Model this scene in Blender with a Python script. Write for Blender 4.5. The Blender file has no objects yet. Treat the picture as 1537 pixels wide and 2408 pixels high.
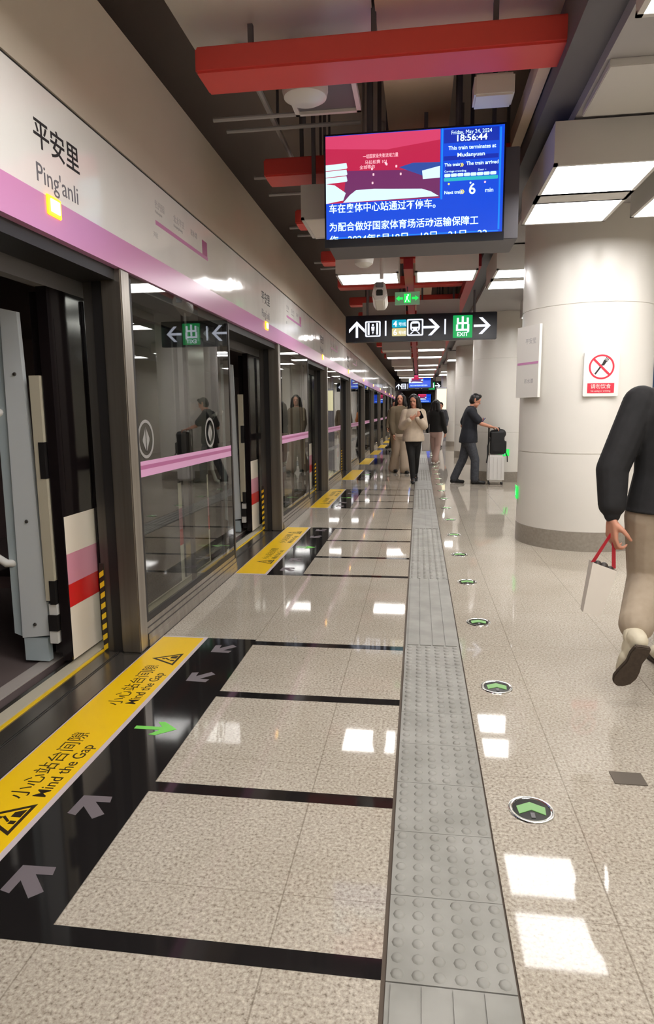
import bpy, bmesh, math, random
from mathutils import Vector, Matrix
random.seed(7)
S = bpy.context.scene
COL = S.collection

# ------------------------------------------------------------------ camera, world, exposure
def make_camera():
    yaw, pit, rol = (math.radians(a) for a in (-8.045, -8.722, -0.625))
    f = Vector((math.sin(yaw)*math.cos(pit), math.cos(yaw)*math.cos(pit), math.sin(pit)))
    r = Vector((math.cos(yaw), -math.sin(yaw), 0)); u = r.cross(f)
    r2 = r*math.cos(rol) + u*math.sin(rol); u2 = u*math.cos(rol) - r*math.sin(rol)
    cd = bpy.data.cameras.new('camera'); cd.sensor_fit = 'HORIZONTAL'; cd.sensor_width = 36
    cd.lens = 36*1534/1537; cd.clip_start = 0.05; cd.clip_end = 200
    co = bpy.data.objects.new('camera', cd); COL.objects.link(co)
    m = Matrix((r2, u2, -f)).transposed().to_4x4(); m.translation = (0, 0, 1.36)
    co.matrix_world = m; S.camera = co
make_camera()
W = bpy.data.worlds.new('world'); S.world = W; W.use_nodes = True
W.node_tree.nodes['Background'].inputs[0].default_value = (1, .95, .9, 1)
W.node_tree.nodes['Background'].inputs[1].default_value = 0.05
S.view_settings.view_transform = 'Standard'; S.view_settings.look = 'None'
S.view_settings.exposure = 0.38; S.view_settings.gamma = 1.0; S.view_settings.use_curve_mapping = False
LIGHT = 12.0            # radiance of the ceiling light diffusers
cy = S.cycles
cy.max_bounces = 8; cy.diffuse_bounces = 4; cy.glossy_bounces = 5; cy.transmission_bounces = 4; cy.transparent_max_bounces = 24
cy.caustics_reflective = False; cy.caustics_refractive = False; cy.sample_clamp_indirect = 6.0
cy.blur_glossy = 0.3

# ------------------------------------------------------------------ materials
def lin(r, g, b):
    return tuple(((c/255)/12.92 if c/255 <= .04045 else ((c/255+.055)/1.055)**2.4) for c in (r, g, b)) + (1,)
MATS = {}
def mat(name, col, rough=.5, metal=0, emit=0, spec=.5, coat=0):
    if name in MATS: return MATS[name]
    m = bpy.data.materials.new(name); m.use_nodes = True
    b = m.node_tree.nodes['Principled BSDF']
    c = lin(*col)
    b.inputs['Base Color'].default_value = c; b.inputs['Roughness'].default_value = rough
    b.inputs['Metallic'].default_value = metal; b.inputs['Specular IOR Level'].default_value = spec
    b.inputs['Coat Weight'].default_value = coat
    if coat: b.inputs['Coat Roughness'].default_value = .05
    if emit:
        b.inputs['Emission Color'].default_value = c; b.inputs['Emission Strength'].default_value = emit
        b.inputs['Base Color'].default_value = (.02, .02, .02, 1)
    MATS[name] = m; return m
def noisy(name, cols, scale, rough=.5, metal=0, bump=0, stretch=(1, 1, 1), detail=4, spec=.5, rvar=0, coord='Object', pos=(.35, .65), bscale=None):
    """noise-mottled colour between two tones, optional bump"""
    m = mat(name, cols[0], rough, metal, spec=spec); nt = m.node_tree; N = nt.nodes; L = nt.links
    b = N['Principled BSDF']
    tc = N.new('ShaderNodeTexCoord'); mp = N.new('ShaderNodeMapping'); mp.inputs['Scale'].default_value = stretch
    nz = N.new('ShaderNodeTexNoise'); nz.inputs['Scale'].default_value = scale; nz.inputs['Detail'].default_value = detail
    rp = N.new('ShaderNodeValToRGB')
    rp.color_ramp.elements[0].position = pos[0]; rp.color_ramp.elements[1].position = pos[1]
    rp.color_ramp.elements[0].color = lin(*cols[0]); rp.color_ramp.elements[1].color = lin(*cols[1])
    L.new(tc.outputs[coord], mp.inputs[0]); L.new(mp.outputs[0], nz.inputs['Vector'])
    L.new(nz.outputs[0], rp.inputs[0]); L.new(rp.outputs[0], b.inputs['Base Color'])
    if bump:
        bp = N.new('ShaderNodeBump'); bp.inputs['Strength'].default_value = 1; bp.inputs['Distance'].default_value = bump
        if bscale:
            n2 = N.new('ShaderNodeTexNoise'); n2.inputs['Scale'].default_value = bscale; n2.inputs['Detail'].default_value = 1
            L.new(mp.outputs[0], n2.inputs['Vector']); L.new(n2.outputs[0], bp.inputs['Height'])
        else: L.new(nz.outputs[0], bp.inputs['Height'])
        L.new(bp.outputs[0], b.inputs['Normal'])
    return m
def granite(name, jx, jpx):
    m = mat(name, (180, 168, 150), .08, spec=.34); nt = m.node_tree; N = nt.nodes; L = nt.links; b = N['Principled BSDF']
    tc = N.new('ShaderNodeTexCoord')
    def noise(s, d, r=.6):
        n = N.new('ShaderNodeTexNoise'); n.inputs['Scale'].default_value = s; n.inputs['Detail'].default_value = d
        n.inputs['Roughness'].default_value = r; L.new(tc.outputs['Object'], n.inputs['Vector']); return n
    def ramp(src, *els):
        r = N.new('ShaderNodeValToRGB'); e = r.color_ramp.elements
        e[0].position, e[0].color = els[0][0], lin(*els[0][1]); e[1].position, e[1].color = els[-1][0], lin(*els[-1][1])
        for p, c in els[1:-1]:
            q = e.new(p); q.color = lin(*c)
        L.new(src, r.inputs[0]); return r
    a = ramp(noise(95, 3, .65).outputs[0], (.30, (124, 116, 106)), (.43, (168, 160, 150)), (.56, (187, 180, 170)), (.72, (208, 202, 192)))
    big = ramp(noise(1.3, 3).outputs[0], (.3, (236, 232, 224)), (.7, (255, 253, 248)))
    mx = N.new('ShaderNodeMix'); mx.data_type = 'RGBA'; mx.blend_type = 'MULTIPLY'; mx.inputs[0].default_value = 1
    L.new(a.outputs[0], mx.inputs[6]); L.new(big.outputs[0], mx.inputs[7])
    sx = N.new('ShaderNodeSeparateXYZ'); L.new(tc.outputs['Object'], sx.inputs[0])
    def line(sock, off, per, w):
        s = N.new('ShaderNodeMath'); s.operation = 'SUBTRACT'; s.inputs[1].default_value = off; L.new(sock, s.inputs[0])
        d = N.new('ShaderNodeMath'); d.operation = 'DIVIDE'; d.inputs[1].default_value = per; L.new(s.outputs[0], d.inputs[0])
        p = N.new('ShaderNodeMath'); p.operation = 'PINGPONG'; p.inputs[1].default_value = .5; L.new(d.outputs[0], p.inputs[0])
        c = N.new('ShaderNodeMath'); c.operation = 'LESS_THAN'; c.inputs[1].default_value = w/per; L.new(p.outputs[0], c.inputs[0]); return c
    l1, l2 = line(sx.outputs[0], jx, jpx, .0022), line(sx.outputs[1], .24, .7, .0013)
    mxl = N.new('ShaderNodeMath'); mxl.operation = 'MAXIMUM'; L.new(l1.outputs[0], mxl.inputs[0]); L.new(l2.outputs[0], mxl.inputs[1])
    ml = N.new('ShaderNodeMath'); ml.operation = 'MULTIPLY'; ml.inputs[1].default_value = .45; L.new(mxl.outputs[0], ml.inputs[0])
    fin = N.new('ShaderNodeMix'); fin.data_type = 'RGBA'; L.new(ml.outputs[0], fin.inputs[0])
    L.new(mx.outputs[2], fin.inputs[6]); fin.inputs[7].default_value = lin(90, 80, 66)
    L.new(fin.outputs[2], b.inputs['Base Color'])
    rr = N.new('ShaderNodeMapRange'); rr.inputs[3].default_value = .02; rr.inputs[4].default_value = .06
    L.new(noise(9, 4).outputs[0], rr.inputs[0]); L.new(rr.outputs[0], b.inputs['Roughness'])
    return m
def glass(name, tint=(200, 205, 200), ior=1.5, f0=1.0):
    m = bpy.data.materials.new(name); m.use_nodes = True; nt = m.node_tree; N = nt.nodes; L = nt.links
    N.remove(N['Principled BSDF']); out = N['Material Output']
    t = N.new('ShaderNodeBsdfTransparent'); t.inputs[0].default_value = lin(*tint)
    g = N.new('ShaderNodeBsdfGlossy'); g.inputs['Roughness'].default_value = .015
    fr = N.new('ShaderNodeFresnel'); fr.inputs['IOR'].default_value = ior
    ge = N.new('ShaderNodeNewGeometry'); mu = N.new('ShaderNodeMath'); mu.operation = 'SUBTRACT'; mu.inputs[0].default_value = 1; L.new(ge.outputs['Backfacing'], mu.inputs[1])
    mm_ = N.new('ShaderNodeMath'); mm_.operation = 'MULTIPLY'; L.new(fr.outputs[0], mm_.inputs[0]); L.new(mu.outputs[0], mm_.inputs[1])   # reflect once, at the outer face
    mx = N.new('ShaderNodeMixShader'); L.new(mm_.outputs[0], mx.inputs[0]); L.new(t.outputs[0], mx.inputs[1]); L.new(g.outputs[0], mx.inputs[2])
    L.new(mx.outputs[0], out.inputs[0]); MATS[name] = m; return m

M = dict(
    floorL=granite('granite_left', -.37, .593), floorR=granite('granite_right', .54, .59),
    black=mat('black_granite', (30, 28, 28), .06, spec=.6), gap=mat('dark_joint', (78, 66, 54), .7),
    tact=noisy('grey_rubber', ((133, 131, 124), (150, 148, 141)), 6, .55),
    yellow=mat('yellow_vinyl', (240, 196, 20), .35), lav=mat('pale_vinyl_border', (196, 184, 186), .4),
    ink=mat('black_ink', (44, 32, 14), .5), white=mat('white_paint', (225, 222, 216), .35),
    fascia=noisy('white_enamel_panel', ((228, 226, 222), (233, 231, 227)), 2, .10, bump=.006, bscale=3.2, spec=.6),
    beige=noisy('beige_metal_panel', ((196, 186, 170), (202, 192, 176)), 1.5, .35),
    pink=mat('pink_enamel', (206, 142, 186), .25), magenta=mat('magenta_film', (176, 96, 146), .3),
    pinkfilm=mat('pink_film', (216, 160, 200), .3), seam=mat('black_seam', (28, 26, 26), .6),
    steel=noisy('brushed_steel', ((150, 143, 134), (166, 159, 150)), 20, .32, metal=.9, stretch=(1, 1, .03)),
    darksteel=noisy('dark_steel', ((92, 88, 84), (104, 100, 96)), 20, .4, metal=.8, stretch=(1, 1, .03)),
    plate=noisy('steel_plate', ((128, 122, 114), (150, 144, 136)), 5, .22, metal=.85, stretch=(1, .1, 1)),
    rubber=mat('black_rubber', (26, 23, 23), .5), darkframe=mat('dark_frame', (52, 46, 44), .45),
    glass=glass('door_glass', (236, 238, 234), 2.2), etched=mat('etched_white', (150, 148, 145), .5),
    ltgrey=mat('light_grey_paint', (212, 210, 206), .45), grey=mat('grey_paint', (178, 176, 177), .55), midgrey=mat('mid_grey_paint', (110, 108, 110), .6),
    dkgrey=mat('dark_grey_paint', (106, 104, 110), .6), ceil=mat('dark_ceiling_paint', (160, 146, 140), .85),
    tan=mat('tan_board', (232, 208, 184), .8), red=mat('red_beam_paint', (228, 80, 74), .42), dred=mat('deep_red_paint', (176, 46, 56), .5),
    lampoff=mat('light_diffuser_off', (232, 226, 218), .4), lamp=mat('light_diffuser', (255, 252, 249), .4, emit=LIGHT), orange=mat('orange_lens', (255, 158, 20), .3, emit=3.2),
    orangecore=mat('orange_core', (255, 214, 110), .3, emit=5.0), pillar=noisy('pillar_enamel', ((214, 210, 202), (219, 215, 207)), 1.2, .28, spec=.45),
    pillarbase=noisy('grey_stone', ((138, 130, 120), (150, 142, 131)), 40, .3), wall=mat('wall_enamel', (205, 198, 186), .4),
    signblk=mat('sign_black', (17, 20, 36), .25), signwhite=mat('sign_white', (232, 238, 255), .4, emit=1.1), signgreen=mat('sign_green', (0, 168, 84), .4, emit=.8),
    signteal=mat('sign_teal', (0, 168, 196), .4, emit=.8), signcream=mat('sign_cream', (226, 212, 150), .4, emit=.75), exitgreen=mat('exit_green', (30, 205, 80), .4, emit=1.2),
    exitplate=mat('exit_plate', (110, 150, 110), .4, emit=.5), scr=mat('screen_blue', (14, 70, 205), .2, emit=1.0), scrlt=mat('screen_bright_blue', (20, 125, 240), .2, emit=1.0),
    scrdk=mat('screen_deep_blue', (16, 44, 160), .2, emit=1.0), scrred=mat('screen_red', (176, 34, 70), .2, emit=1.0), scrpink=mat('screen_rose', (198, 60, 98), .2, emit=1.0),
    scrpurple=mat('screen_purple', (104, 44, 92), .2, emit=1.0), scrice=mat('screen_ice', (196, 228, 242), .2, emit=1.1), scrnavy=mat('screen_slate', (44, 74, 150), .2, emit=1.0),
    scrtext=mat('screen_text', (205, 240, 255), .2, emit=1.3), scryel=mat('screen_yellow', (240, 215, 90), .2, emit=1.1), scrtealm=mat('screen_teal', (40, 170, 180), .2, emit=1.0),
    scrrose=mat('screen_pink_text', (255, 196, 206), .2, emit=1.0),
    trainblk=mat('train_gloss_black', (24, 19, 20), .12, spec=.5), trainwht=mat('train_white', (226, 216, 200), .3), trainpink=mat('train_pink', (206, 140, 158), .3),
    trainred=mat('train_red', (206, 34, 36), .3), cream=mat('cream_plastic', (186, 178, 158), .45), shell=mat('white_plastic', (206, 210, 212), .4), shellblue=mat('blue_grey_plastic', (176, 188, 192), .4),
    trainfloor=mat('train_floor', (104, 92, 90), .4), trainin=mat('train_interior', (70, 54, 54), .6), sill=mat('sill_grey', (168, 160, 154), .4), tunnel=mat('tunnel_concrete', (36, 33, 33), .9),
    chrome=mat('polished_chrome', (225, 225, 222), .12, metal=1), discblk=mat('disc_black', (28, 30, 26), .15), disc=mat('luminous_green', (150, 214, 120), .4, emit=.55),
    arrowg=mat('green_arrow_vinyl', (126, 214, 96), .4), arrowgrey=mat('grey_arrow_vinyl', (112, 104, 108), .4), noyred=mat('sign_red', (204, 46, 66), .4),
    poster=mat('lit_poster', (250, 240, 190), .4, emit=1.2), smudge=mat('worn_metal_cover', (112, 104, 94), .45, metal=.5), bluepanel=mat('blue_panel', (38, 74, 110), .4),
    skin=mat('skin', (196, 138, 112), .55), hair=mat('black_hair', (22, 17, 17), .45), eye=mat('eye_dark', (20, 15, 14), .3), lip=mat('lips', (168, 84, 80), .5),
    jblack=noisy('black_knit', ((20, 19, 20), (27, 26, 27)), 30, .85), khaki=noisy('khaki_cotton', ((158, 142, 122), (170, 154, 134)), 14, .85),
    creamcloth=noisy('cream_jacket', ((196, 178, 156), (208, 190, 168)), 10, .85), blkcloth=mat('black_cloth', (24, 22, 21), .85), navy=noisy('navy_cotton', ((24, 26, 34), (30, 32, 40)), 20, .85),
    denim=noisy('grey_denim', ((56, 58, 64), (70, 72, 78)), 30, .85), olive=mat('olive_cloth', (96, 82, 62), .85), beigecloth=mat('beige_cloth', (176, 158, 138), .85), whitecloth=mat('white_cloth', (206, 200, 194), .8),
    rose=mat('dusty_rose_cloth', (176, 146, 136), .85), orangecloth=mat('orange_cloth', (180, 110, 60), .85), shoeblk=mat('black_shoe', (20, 18, 18), .5), shoecream=mat('cream_shoe', (206, 196, 172), .6),
    sole=noisy('brown_sole', ((62, 50, 40), (72, 60, 48)), 60, .8), baghandle=mat('red_strap', (176, 28, 44), .5), bagwhite=mat('white_bag', (222, 214, 202), .55), bagdark=mat('bag_contents', (58, 52, 46), .5),
    bagpack=mat('black_nylon', (18, 17, 18), .6), casewht=mat('white_polycarbonate', (216, 214, 210), .3), phone=mat('phone_black', (16, 16, 18), .2),
)
M['haz_y'] = mat('hazard_yellow', (230, 190, 30), .5); M['haz_b'] = mat('hazard_black', (38, 30, 24), .5)
M['floor_train'] = M['trainfloor']

# ------------------------------------------------------------------ mesh helpers
class MB:
    def __init__(s): s.v = []; s.f = []; s.m = []; s.mats = []
    def mi(s, m):
        if m not in s.mats: s.mats.append(m)
        return s.mats.index(m)
    def add(s, vs, fs, m):
        o = len(s.v); s.v += [tuple(v) for v in vs]; i = s.mi(m)
        for f in fs: s.f.append([o+k for k in f]); s.m.append(i)
        return s
    def box(s, x0, x1, y0, y1, z0, z1, m, tf=None):
        vs = [(x, y, z) for z in (z0, z1) for y in (y0, y1) for x in (x0, x1)]
        if tf: vs = [tf @ Vector(v) for v in vs]
        return s.add(vs, [(0, 2, 3, 1), (4, 5, 7, 6), (0, 1, 5, 4), (2, 6, 7, 3), (0, 4, 6, 2), (1, 3, 7, 5)], m)
    def prism(s, pts, tf, t, m):
        """polygon pts in (u,v) extruded by t along the local normal of tf (columns right, up, normal)"""
        n = len(pts); a = sum(pts[i][0]*pts[(i+1) % n][1]-pts[(i+1) % n][0]*pts[i][1] for i in range(n))
        if a < 0: pts = pts[::-1]
        vs = [tf @ Vector((p[0], p[1], 0)) for p in pts] + [tf @ Vector((p[0], p[1], t)) for p in pts]
        fs = [tuple(range(n))[::-1], tuple(range(n, 2*n))] + [(i, (i+1) % n, n+(i+1) % n, n+i) for i in range(n)]
        return s.add(vs, fs, m)
    def ring(s, cu, cv, r0, r1, tf, t, m, n=32):
        vs = []
        for z in (0, t):
            for r in (r0, r1):
                vs += [tf @ Vector((cu+r*math.cos(2*math.pi*i/n), cv+r*math.sin(2*math.pi*i/n), z)) for i in range(n)]
        fs = []
        for i in range(n):
            j = (i+1) % n
            fs += [(2*n+i, 3*n+i, 3*n+j, 2*n+j), (n+i, n+j, 3*n+j, 3*n+i), (i, 2*n+i, 2*n+j, j)]
        return s.add(vs, fs, m)
    def lathe(s, prof, c, m, n=32, a0=0, a1=2*math.pi, ax='z'):
        full = abs(a1-a0-2*math.pi) < 1e-6; k = n if full else n+1; vs = []
        for r, z in prof:
            for i in range(k):
                a = a0+(a1-a0)*i/n
                p = (r*math.cos(a), r*math.sin(a), z)
                if ax == 'y': p = (p[0], p[2], p[1])
                if ax == 'x': p = (p[2], p[0], p[1])
                vs.append((c[0]+p[0], c[1]+p[1], c[2]+p[2]))
        fs = []
        for j in range(len(prof)-1):
            for i in range(n):
                i2 = (i+1) % k
                fs.append((j*k+i, j*k+i2, (j+1)*k+i2, (j+1)*k+i))
        return s.add(vs, fs, m)
    def tube(s, pts, r, m, n=10, cap=True):
        pts = [Vector(p) for p in pts]; o = []; k = len(pts); up = Vector((0, 0, 1))
        for i, p in enumerate(pts):
            d = (pts[min(i+1, k-1)]-pts[max(i-1, 0)]).normalized()
            a = d.cross(up if abs(d.z) < .95 else Vector((1, 0, 0))).normalized(); b = d.cross(a)
            rr = r[i] if isinstance(r, (list, tuple)) else r
            o += [p+rr*(a*math.cos(2*math.pi*q/n)+b*math.sin(2*math.pi*q/n)) for q in range(n)]
        fs = [(i*n+q, i*n+(q+1) % n, (i+1)*n+(q+1) % n, (i+1)*n+q) for i in range(k-1) for q in range(n)]
        if cap: fs += [tuple(range(n))[::-1], tuple(range((k-1)*n, k*n))]
        return s.add(o, fs, m)
    def cone(s, p0, p1, r0, r1, m, n=14, h=5):
        """tapered capsule"""
        p0, p1 = Vector(p0), Vector(p1); d = p1-p0; L = d.length
        if L < 1e-6: d = Vector((0, 0, 1)); L = 1e-6
        d.normalize(); a = d.cross(Vector((0, 0, 1)) if abs(d.z) < .9 else Vector((1, 0, 0))).normalized(); b = d.cross(a)
        prof = [(r0*math.sin(q*math.pi/2/h), -r0*math.cos(q*math.pi/2/h)) for q in range(h+1)] + [(r1*math.cos(q*math.pi/2/h), L+r1*math.sin(q*math.pi/2/h)) for q in range(h+1)]
        vs = [p0+d*z+(a*math.cos(2*math.pi*i/n)+b*math.sin(2*math.pi*i/n))*max(r, 1e-4) for r, z in prof for i in range(n)]
        k = len(prof); fs = [(j*n+i, j*n+(i+1) % n, (j+1)*n+(i+1) % n, (j+1)*n+i) for j in range(k-1) for i in range(n)]
        fs += [tuple(range(n))[::-1], tuple(range((k-1)*n, k*n))]
        return s.add(vs, fs, m)
    def loft(s, rings, m, n=24):
        """closed loft of ellipses (cx, cy, cz, rx, ry)"""
        vs = [(cx+rx*math.cos(2*math.pi*i/n), cy_+ry*math.sin(2*math.pi*i/n), cz) for cx, cy_, cz, rx, ry in rings for i in range(n)]
        k = len(rings); fs = [(j*n+i, j*n+(i+1) % n, (j+1)*n+(i+1) % n, (j+1)*n+i) for j in range(k-1) for i in range(n)]
        fs += [tuple(range(n))[::-1], tuple(range((k-1)*n, k*n))]
        return s.add(vs, fs, m)
    def mesh(s, name, smooth=False, bevel=0, fix=True):
        me = bpy.data.meshes.new(name); me.from_pydata(s.v, [], s.f)
        for m in s.mats: me.materials.append(m)
        me.polygons.foreach_set('material_index', s.m)
        if bevel or fix:
            bm = bmesh.new(); bm.from_mesh(me)
            if fix: bmesh.ops.recalc_face_normals(bm, faces=bm.faces)
            if bevel: bmesh.ops.bevel(bm, geom=list(bm.edges), offset=bevel, segments=2, affect='EDGES', clamp_overlap=True)
            bm.to_mesh(me); bm.free()
        if smooth:
            me.polygons.foreach_set('use_smooth', [True]*len(me.polygons))
            if smooth != 'all': me.set_sharp_from_angle(angle=math.radians(40))
        me.update(); return me
    def obj(s, name, parent=None, **kw):
        return link(bpy.data.objects.new(name, s.mesh(name, **kw)), parent)
def link(o, parent=None):
    COL.objects.link(o)
    if parent is not None:
        o.parent = parent; o.matrix_parent_inverse = Matrix.Translation(parent.location).inverted() if parent.rotation_euler.z == 0 else parent.matrix_basis.inverted()
    return o
def tag(o, label=None, cat=None, group=None, kind=None):
    if label: o['label'] = label
    if cat: o['category'] = cat
    if group: o['group'] = group
    if kind: o['kind'] = kind
    return o
def empty(name, loc, label=None, cat=None, group=None):
    o = bpy.data.objects.new(name, None); o.empty_display_size = .05; o.location = loc; COL.objects.link(o)
    return tag(o, label, cat, group)
def hangers(parent, boxes, m=None, name='hanger'):
    for b in boxes: MB().box(*b, m or M['dkgrey']).obj(name, parent)
def struct(mb, name, parent=None, **kw):
    return tag(mb.obj(name, parent, **kw), kind='structure')
def copy_tree(o, delta=(0, 0, 0), parent=None):
    c = o.copy(); COL.objects.link(c)
    if parent is None: c.location = o.location + Vector(delta)
    else:
        c.parent = parent
    for ch in o.children: copy_tree(ch, parent=c)
    return c
def frame(o, r, u):
    r, u = Vector(r).normalized(), Vector(u).normalized(); n = r.cross(u)
    m = Matrix((r, u, n)).transposed().to_4x4(); m.translation = o; return m
def face_y(x, y, z): return frame((x, y, z), (1, 0, 0), (0, 0, 1))       # facing the camera (-y)
def face_x(x, y, z): return frame((x, y, z), (0, 1, 0), (0, 0, 1))       # facing +x
def on_floor(x, y, z): return frame((x, y, z), (1, 0, 0), (0, 1, 0))
_tc = {}
def text(s, size, tf, m, name='lettering', parent=None, align='LEFT', width=None, bold=0.0, shear=0, ext=.0006):
    key = (s, size, m.name, align, width, bold, shear)
    if key not in _tc:
        c = bpy.data.curves.new('lettering', 'FONT'); c.body = s; c.size = size; c.align_x = align; c.resolution_u = 3
        c.offset = bold; c.extrude = ext; c.shear = shear
        o = bpy.data.objects.new('lettering', c); COL.objects.link(o)
        bpy.context.view_layer.update()
        me = bpy.data.meshes.new_from_object(o.evaluated_get(bpy.context.evaluated_depsgraph_get()))
        bpy.data.objects.remove(o); me.materials.clear(); me.materials.append(m)
        if width and len(me.vertices):
            xs = [v.co.x for v in me.vertices]; k = width/(max(xs)-min(xs)); x0 = min(xs) if align == 'LEFT' else 0
            for v in me.vertices: v.co.x = (v.co.x-x0)*k
        _tc[key] = me
    o = bpy.data.objects.new(name, _tc[key]); COL.objects.link(o)
    if parent is not None:
        o.parent = parent; o.matrix_parent_inverse = parent.matrix_basis.inverted()
    o.matrix_basis = tf
    return o
ORD = ['first', 'second', 'third', 'fourth', 'fifth', 'sixth', 'seventh', 'eighth', 'ninth', 'tenth', 'eleventh', 'twelfth', 'thirteenth', 'fourteenth', 'fifteenth', 'sixteenth', 'seventeenth', 'eighteenth', 'nineteenth', 'twentieth']

# ------------------------------------------------------------------ setting: floor, walls, ceiling
P = 3.92                 # spacing of the platform doors
ZP = 3.87                # spacing of the boarding zones on the floor
FAR = 66
struct(MB().box(-1.555, -.078, -9, FAR, -.12, 0, M['floorL']), 'floor')
struct(MB().box(.25, 6.0, -9, FAR, -.12, 0, M['floorR']), 'floor')
struct(MB().box(-.078, .25, -9, FAR, -.12, -.006, M['gap']), 'floor')
struct(MB().box(-6.2, -1.93, -9, FAR, -1.3, -1.2, M['tunnel']), 'floor')
struct(MB().box(6.0, 6.2, -9, FAR, 0, 4.4, M['wall']), 'wall_right')
struct(MB().box(-6.2, 6.2, -9.2, -9, -1.3, 4.4, M['wall']), 'wall_back')
struct(MB().box(-6.2, 6.2, FAR, FAR+.2, -1.3, 4.4, M['wall']), 'wall_front')
struct(MB().box(-6.4, -6.2, -9, FAR, -1.3, 4.4, M['tunnel']), 'wall_track')
struct(MB().box(-6.4, 6.2, -9.2, FAR+.2, 4.4, 4.6, M['ceil']), 'ceiling')
# lowered right-hand ceiling
struct(MB().box(.95, 6.0, -9, FAR, 3.17, 3.3, M['grey']), 'ceiling')
struct(MB().box(.76, .95, -9, FAR, 3.24, 3.55, M['dkgrey']), 'trim_1')
# tactile paving: studs inside the boarding zones, bars elsewhere
dots = MB(); bars = MB()
zones = [(1.39+ZP*k, 3.70+ZP*k) for k in range(-3, 9)]
TX0, TX1 = -.066, .244
def dome(x, y):
    n = 8; prof = [(.0165, 0), (.0138, .0033), (.008, .0048)]
    vs = [(x+r*math.cos(2*math.pi*i/n), y+r*math.sin(2*math.pi*i/n), z) for r, z in prof for i in range(n)]
    fs = [(j*n+i, j*n+(i+1) % n, (j+1)*n+(i+1) % n, (j+1)*n+i) for j in range(2) for i in range(n)] + [tuple(range(2*n, 3*n))]
    dots.add(vs, fs, M['tact'])
prev = -9
for k, (a, b) in enumerate(zones):
    bars.box(TX0, TX1, prev, a-.002, -.006, -.001, M['tact'])
    for i in range(4):
        x = TX0+.012+i*.0735
        bars.box(x, x+.064, prev+.006, a-.008, -.001, .0035, M['tact'])
    nt = 8; w = (b-a)/nt
    for t in range(nt):
        dots.box(TX0, TX1, a+t*w+.001, a+(t+1)*w-.001, -.006, 0, M['tact'])
        for j in range(6):
            for i in range(6): dome(TX0+.026+i*.0517, a+t*w+(j+.5)*w/6)
    prev = b
bars.box(TX0, TX1, prev, FAR, -.006, 0, M['tact'])
struct(dots, 'trim_2', smooth=True); struct(bars, 'trim_3')
# black floor inlays
n = 4
for k, (a, b) in enumerate(zones):
    if b < 0: continue
    z = .0008
    m = MB().box(-1.265, -.963, a, b-.01, -.004, z, M['black'])
    for d in (0, .695, 1.50, 2.215):
        m.box(-.963, -.078, a+d, a+d+.062, -.004, z, M['black'])
    struct(m, 'trim_%d' % n, fix=False); n += 1
# platform edge: steel threshold, orange line, pale gap filler
m = MB().box(-1.93, -1.555, -9, FAR, -.12, -.003, M['plate'])
for x in (-1.712, -1.70): m.box(x-.002, x+.002, -9, FAR, -.004, -.001, M['seam'])
m.box(-1.558, -1.552, -9, FAR, -.004, .001, M['seam'])
struct(m, 'trim_%d' % n); n += 1
struct(MB().box(-1.817, -1.800, -9, FAR, -.003, .003, M['haz_y']), 'trim_%d' % n); n += 1
struct(MB().box(-1.893, -1.822, -9, FAR, -.003, .006, M['cream']), 'trim_%d' % n); n += 1

# fascia above the platform doors (left wall)
wl = struct(MB().box(-1.70, -1.565, -9, FAR, 2.272, 2.708, M['fascia']), 'wall_left')
struct(MB().box(-1.71, -1.566, -9, FAR, 2.724, 3.345, M['beige']), 'upper_panel', wl)
struct(MB().box(-1.70, -1.575, -9, FAR, 2.705, 2.727, M['seam']), 'seam', wl)
struct(MB().box(-1.72, -1.560, -9, FAR, 2.118, 2.272, M['pink']), 'pink_band', wl)
struct(MB().box(-1.80, -1.60, -9, FAR, 2.06, 2.118, M['rubber']), 'header_rail', wl)
struct(MB().box(-1.86, -1.72, -9, FAR, 2.118, 3.3, M['rubber']), 'backing', wl)

# round pillars
PIL = [(1.66, 7.06), (1.66, 13.4), (1.66, 19.7), (1.66, 26.0), (1.66, 32.3), (1.66, 38.6), (1.66, 44.9), (1.66, .76-.0), (1.66, -5.6)]
PR = .625
for i, (x, y) in enumerate(PIL):
    if y == .76: continue
    prof = [(PR, .19), (PR, .934), (PR-.006, .936), (PR-.006, .942), (PR, .944), (PR, 2.316), (PR-.006, 2.318), (PR-.006, 2.325), (PR, 2.327), (PR, 3.168)]
    p = struct(MB().lathe(prof, (x, y, 0), M['pillar'], n=64), 'pillar', smooth=True)
    struct(MB().lathe([(PR+.004, 0), (PR+.004, .188), (PR-.01, .191)], (x, y, 0), M['pillarbase'], n=64), 'base', p, smooth=True)

# ------------------------------------------------------------------ ceiling services
def beam(y, i):
    t = empty('ceiling_beam', (-.2, y, 3.3), '%s red cross beam from the camera under the dark ceiling' % ORD[i], 'beam', 'red ceiling cross beams')
    MB().box(-1.30, .94, y-.14, y+.14, 3.30, 3.44, M['red']).obj('flange', t, bevel=.012)
    hangers(t, [(x-.015, x+.015, y-.015, y+.015, 3.44, 3.60 if y < 4.6 and x != -.28 else 4.4) for x in (-1.0, -.28, .4, .85)])
BEAMS = [4.1, 5.8, 7.2, 9.0, 10.8, 12.55, 14.4, 16.3, 18.2, 20.4, 22.6, 24.8]
for i, y in enumerate(BEAMS): beam(y, i)
for x, lab in ((-.16, 'red lengthwise spine beam between the two rows of ceiling lights'), (.70, 'red lengthwise spine beam beside the lowered right ceiling')):
    t = MB().box(x-.06, x+.06, 8.8, 50, 3.16, 3.29, M['dred']).obj('spine_beam'); tag(t, lab, 'beam')
    hangers(t, [(x-.01, x+.01, y-.01, y+.01, 3.29, 3.62 if x < 0 else 4.4) for y in range(10, 50, 5)])
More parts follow.
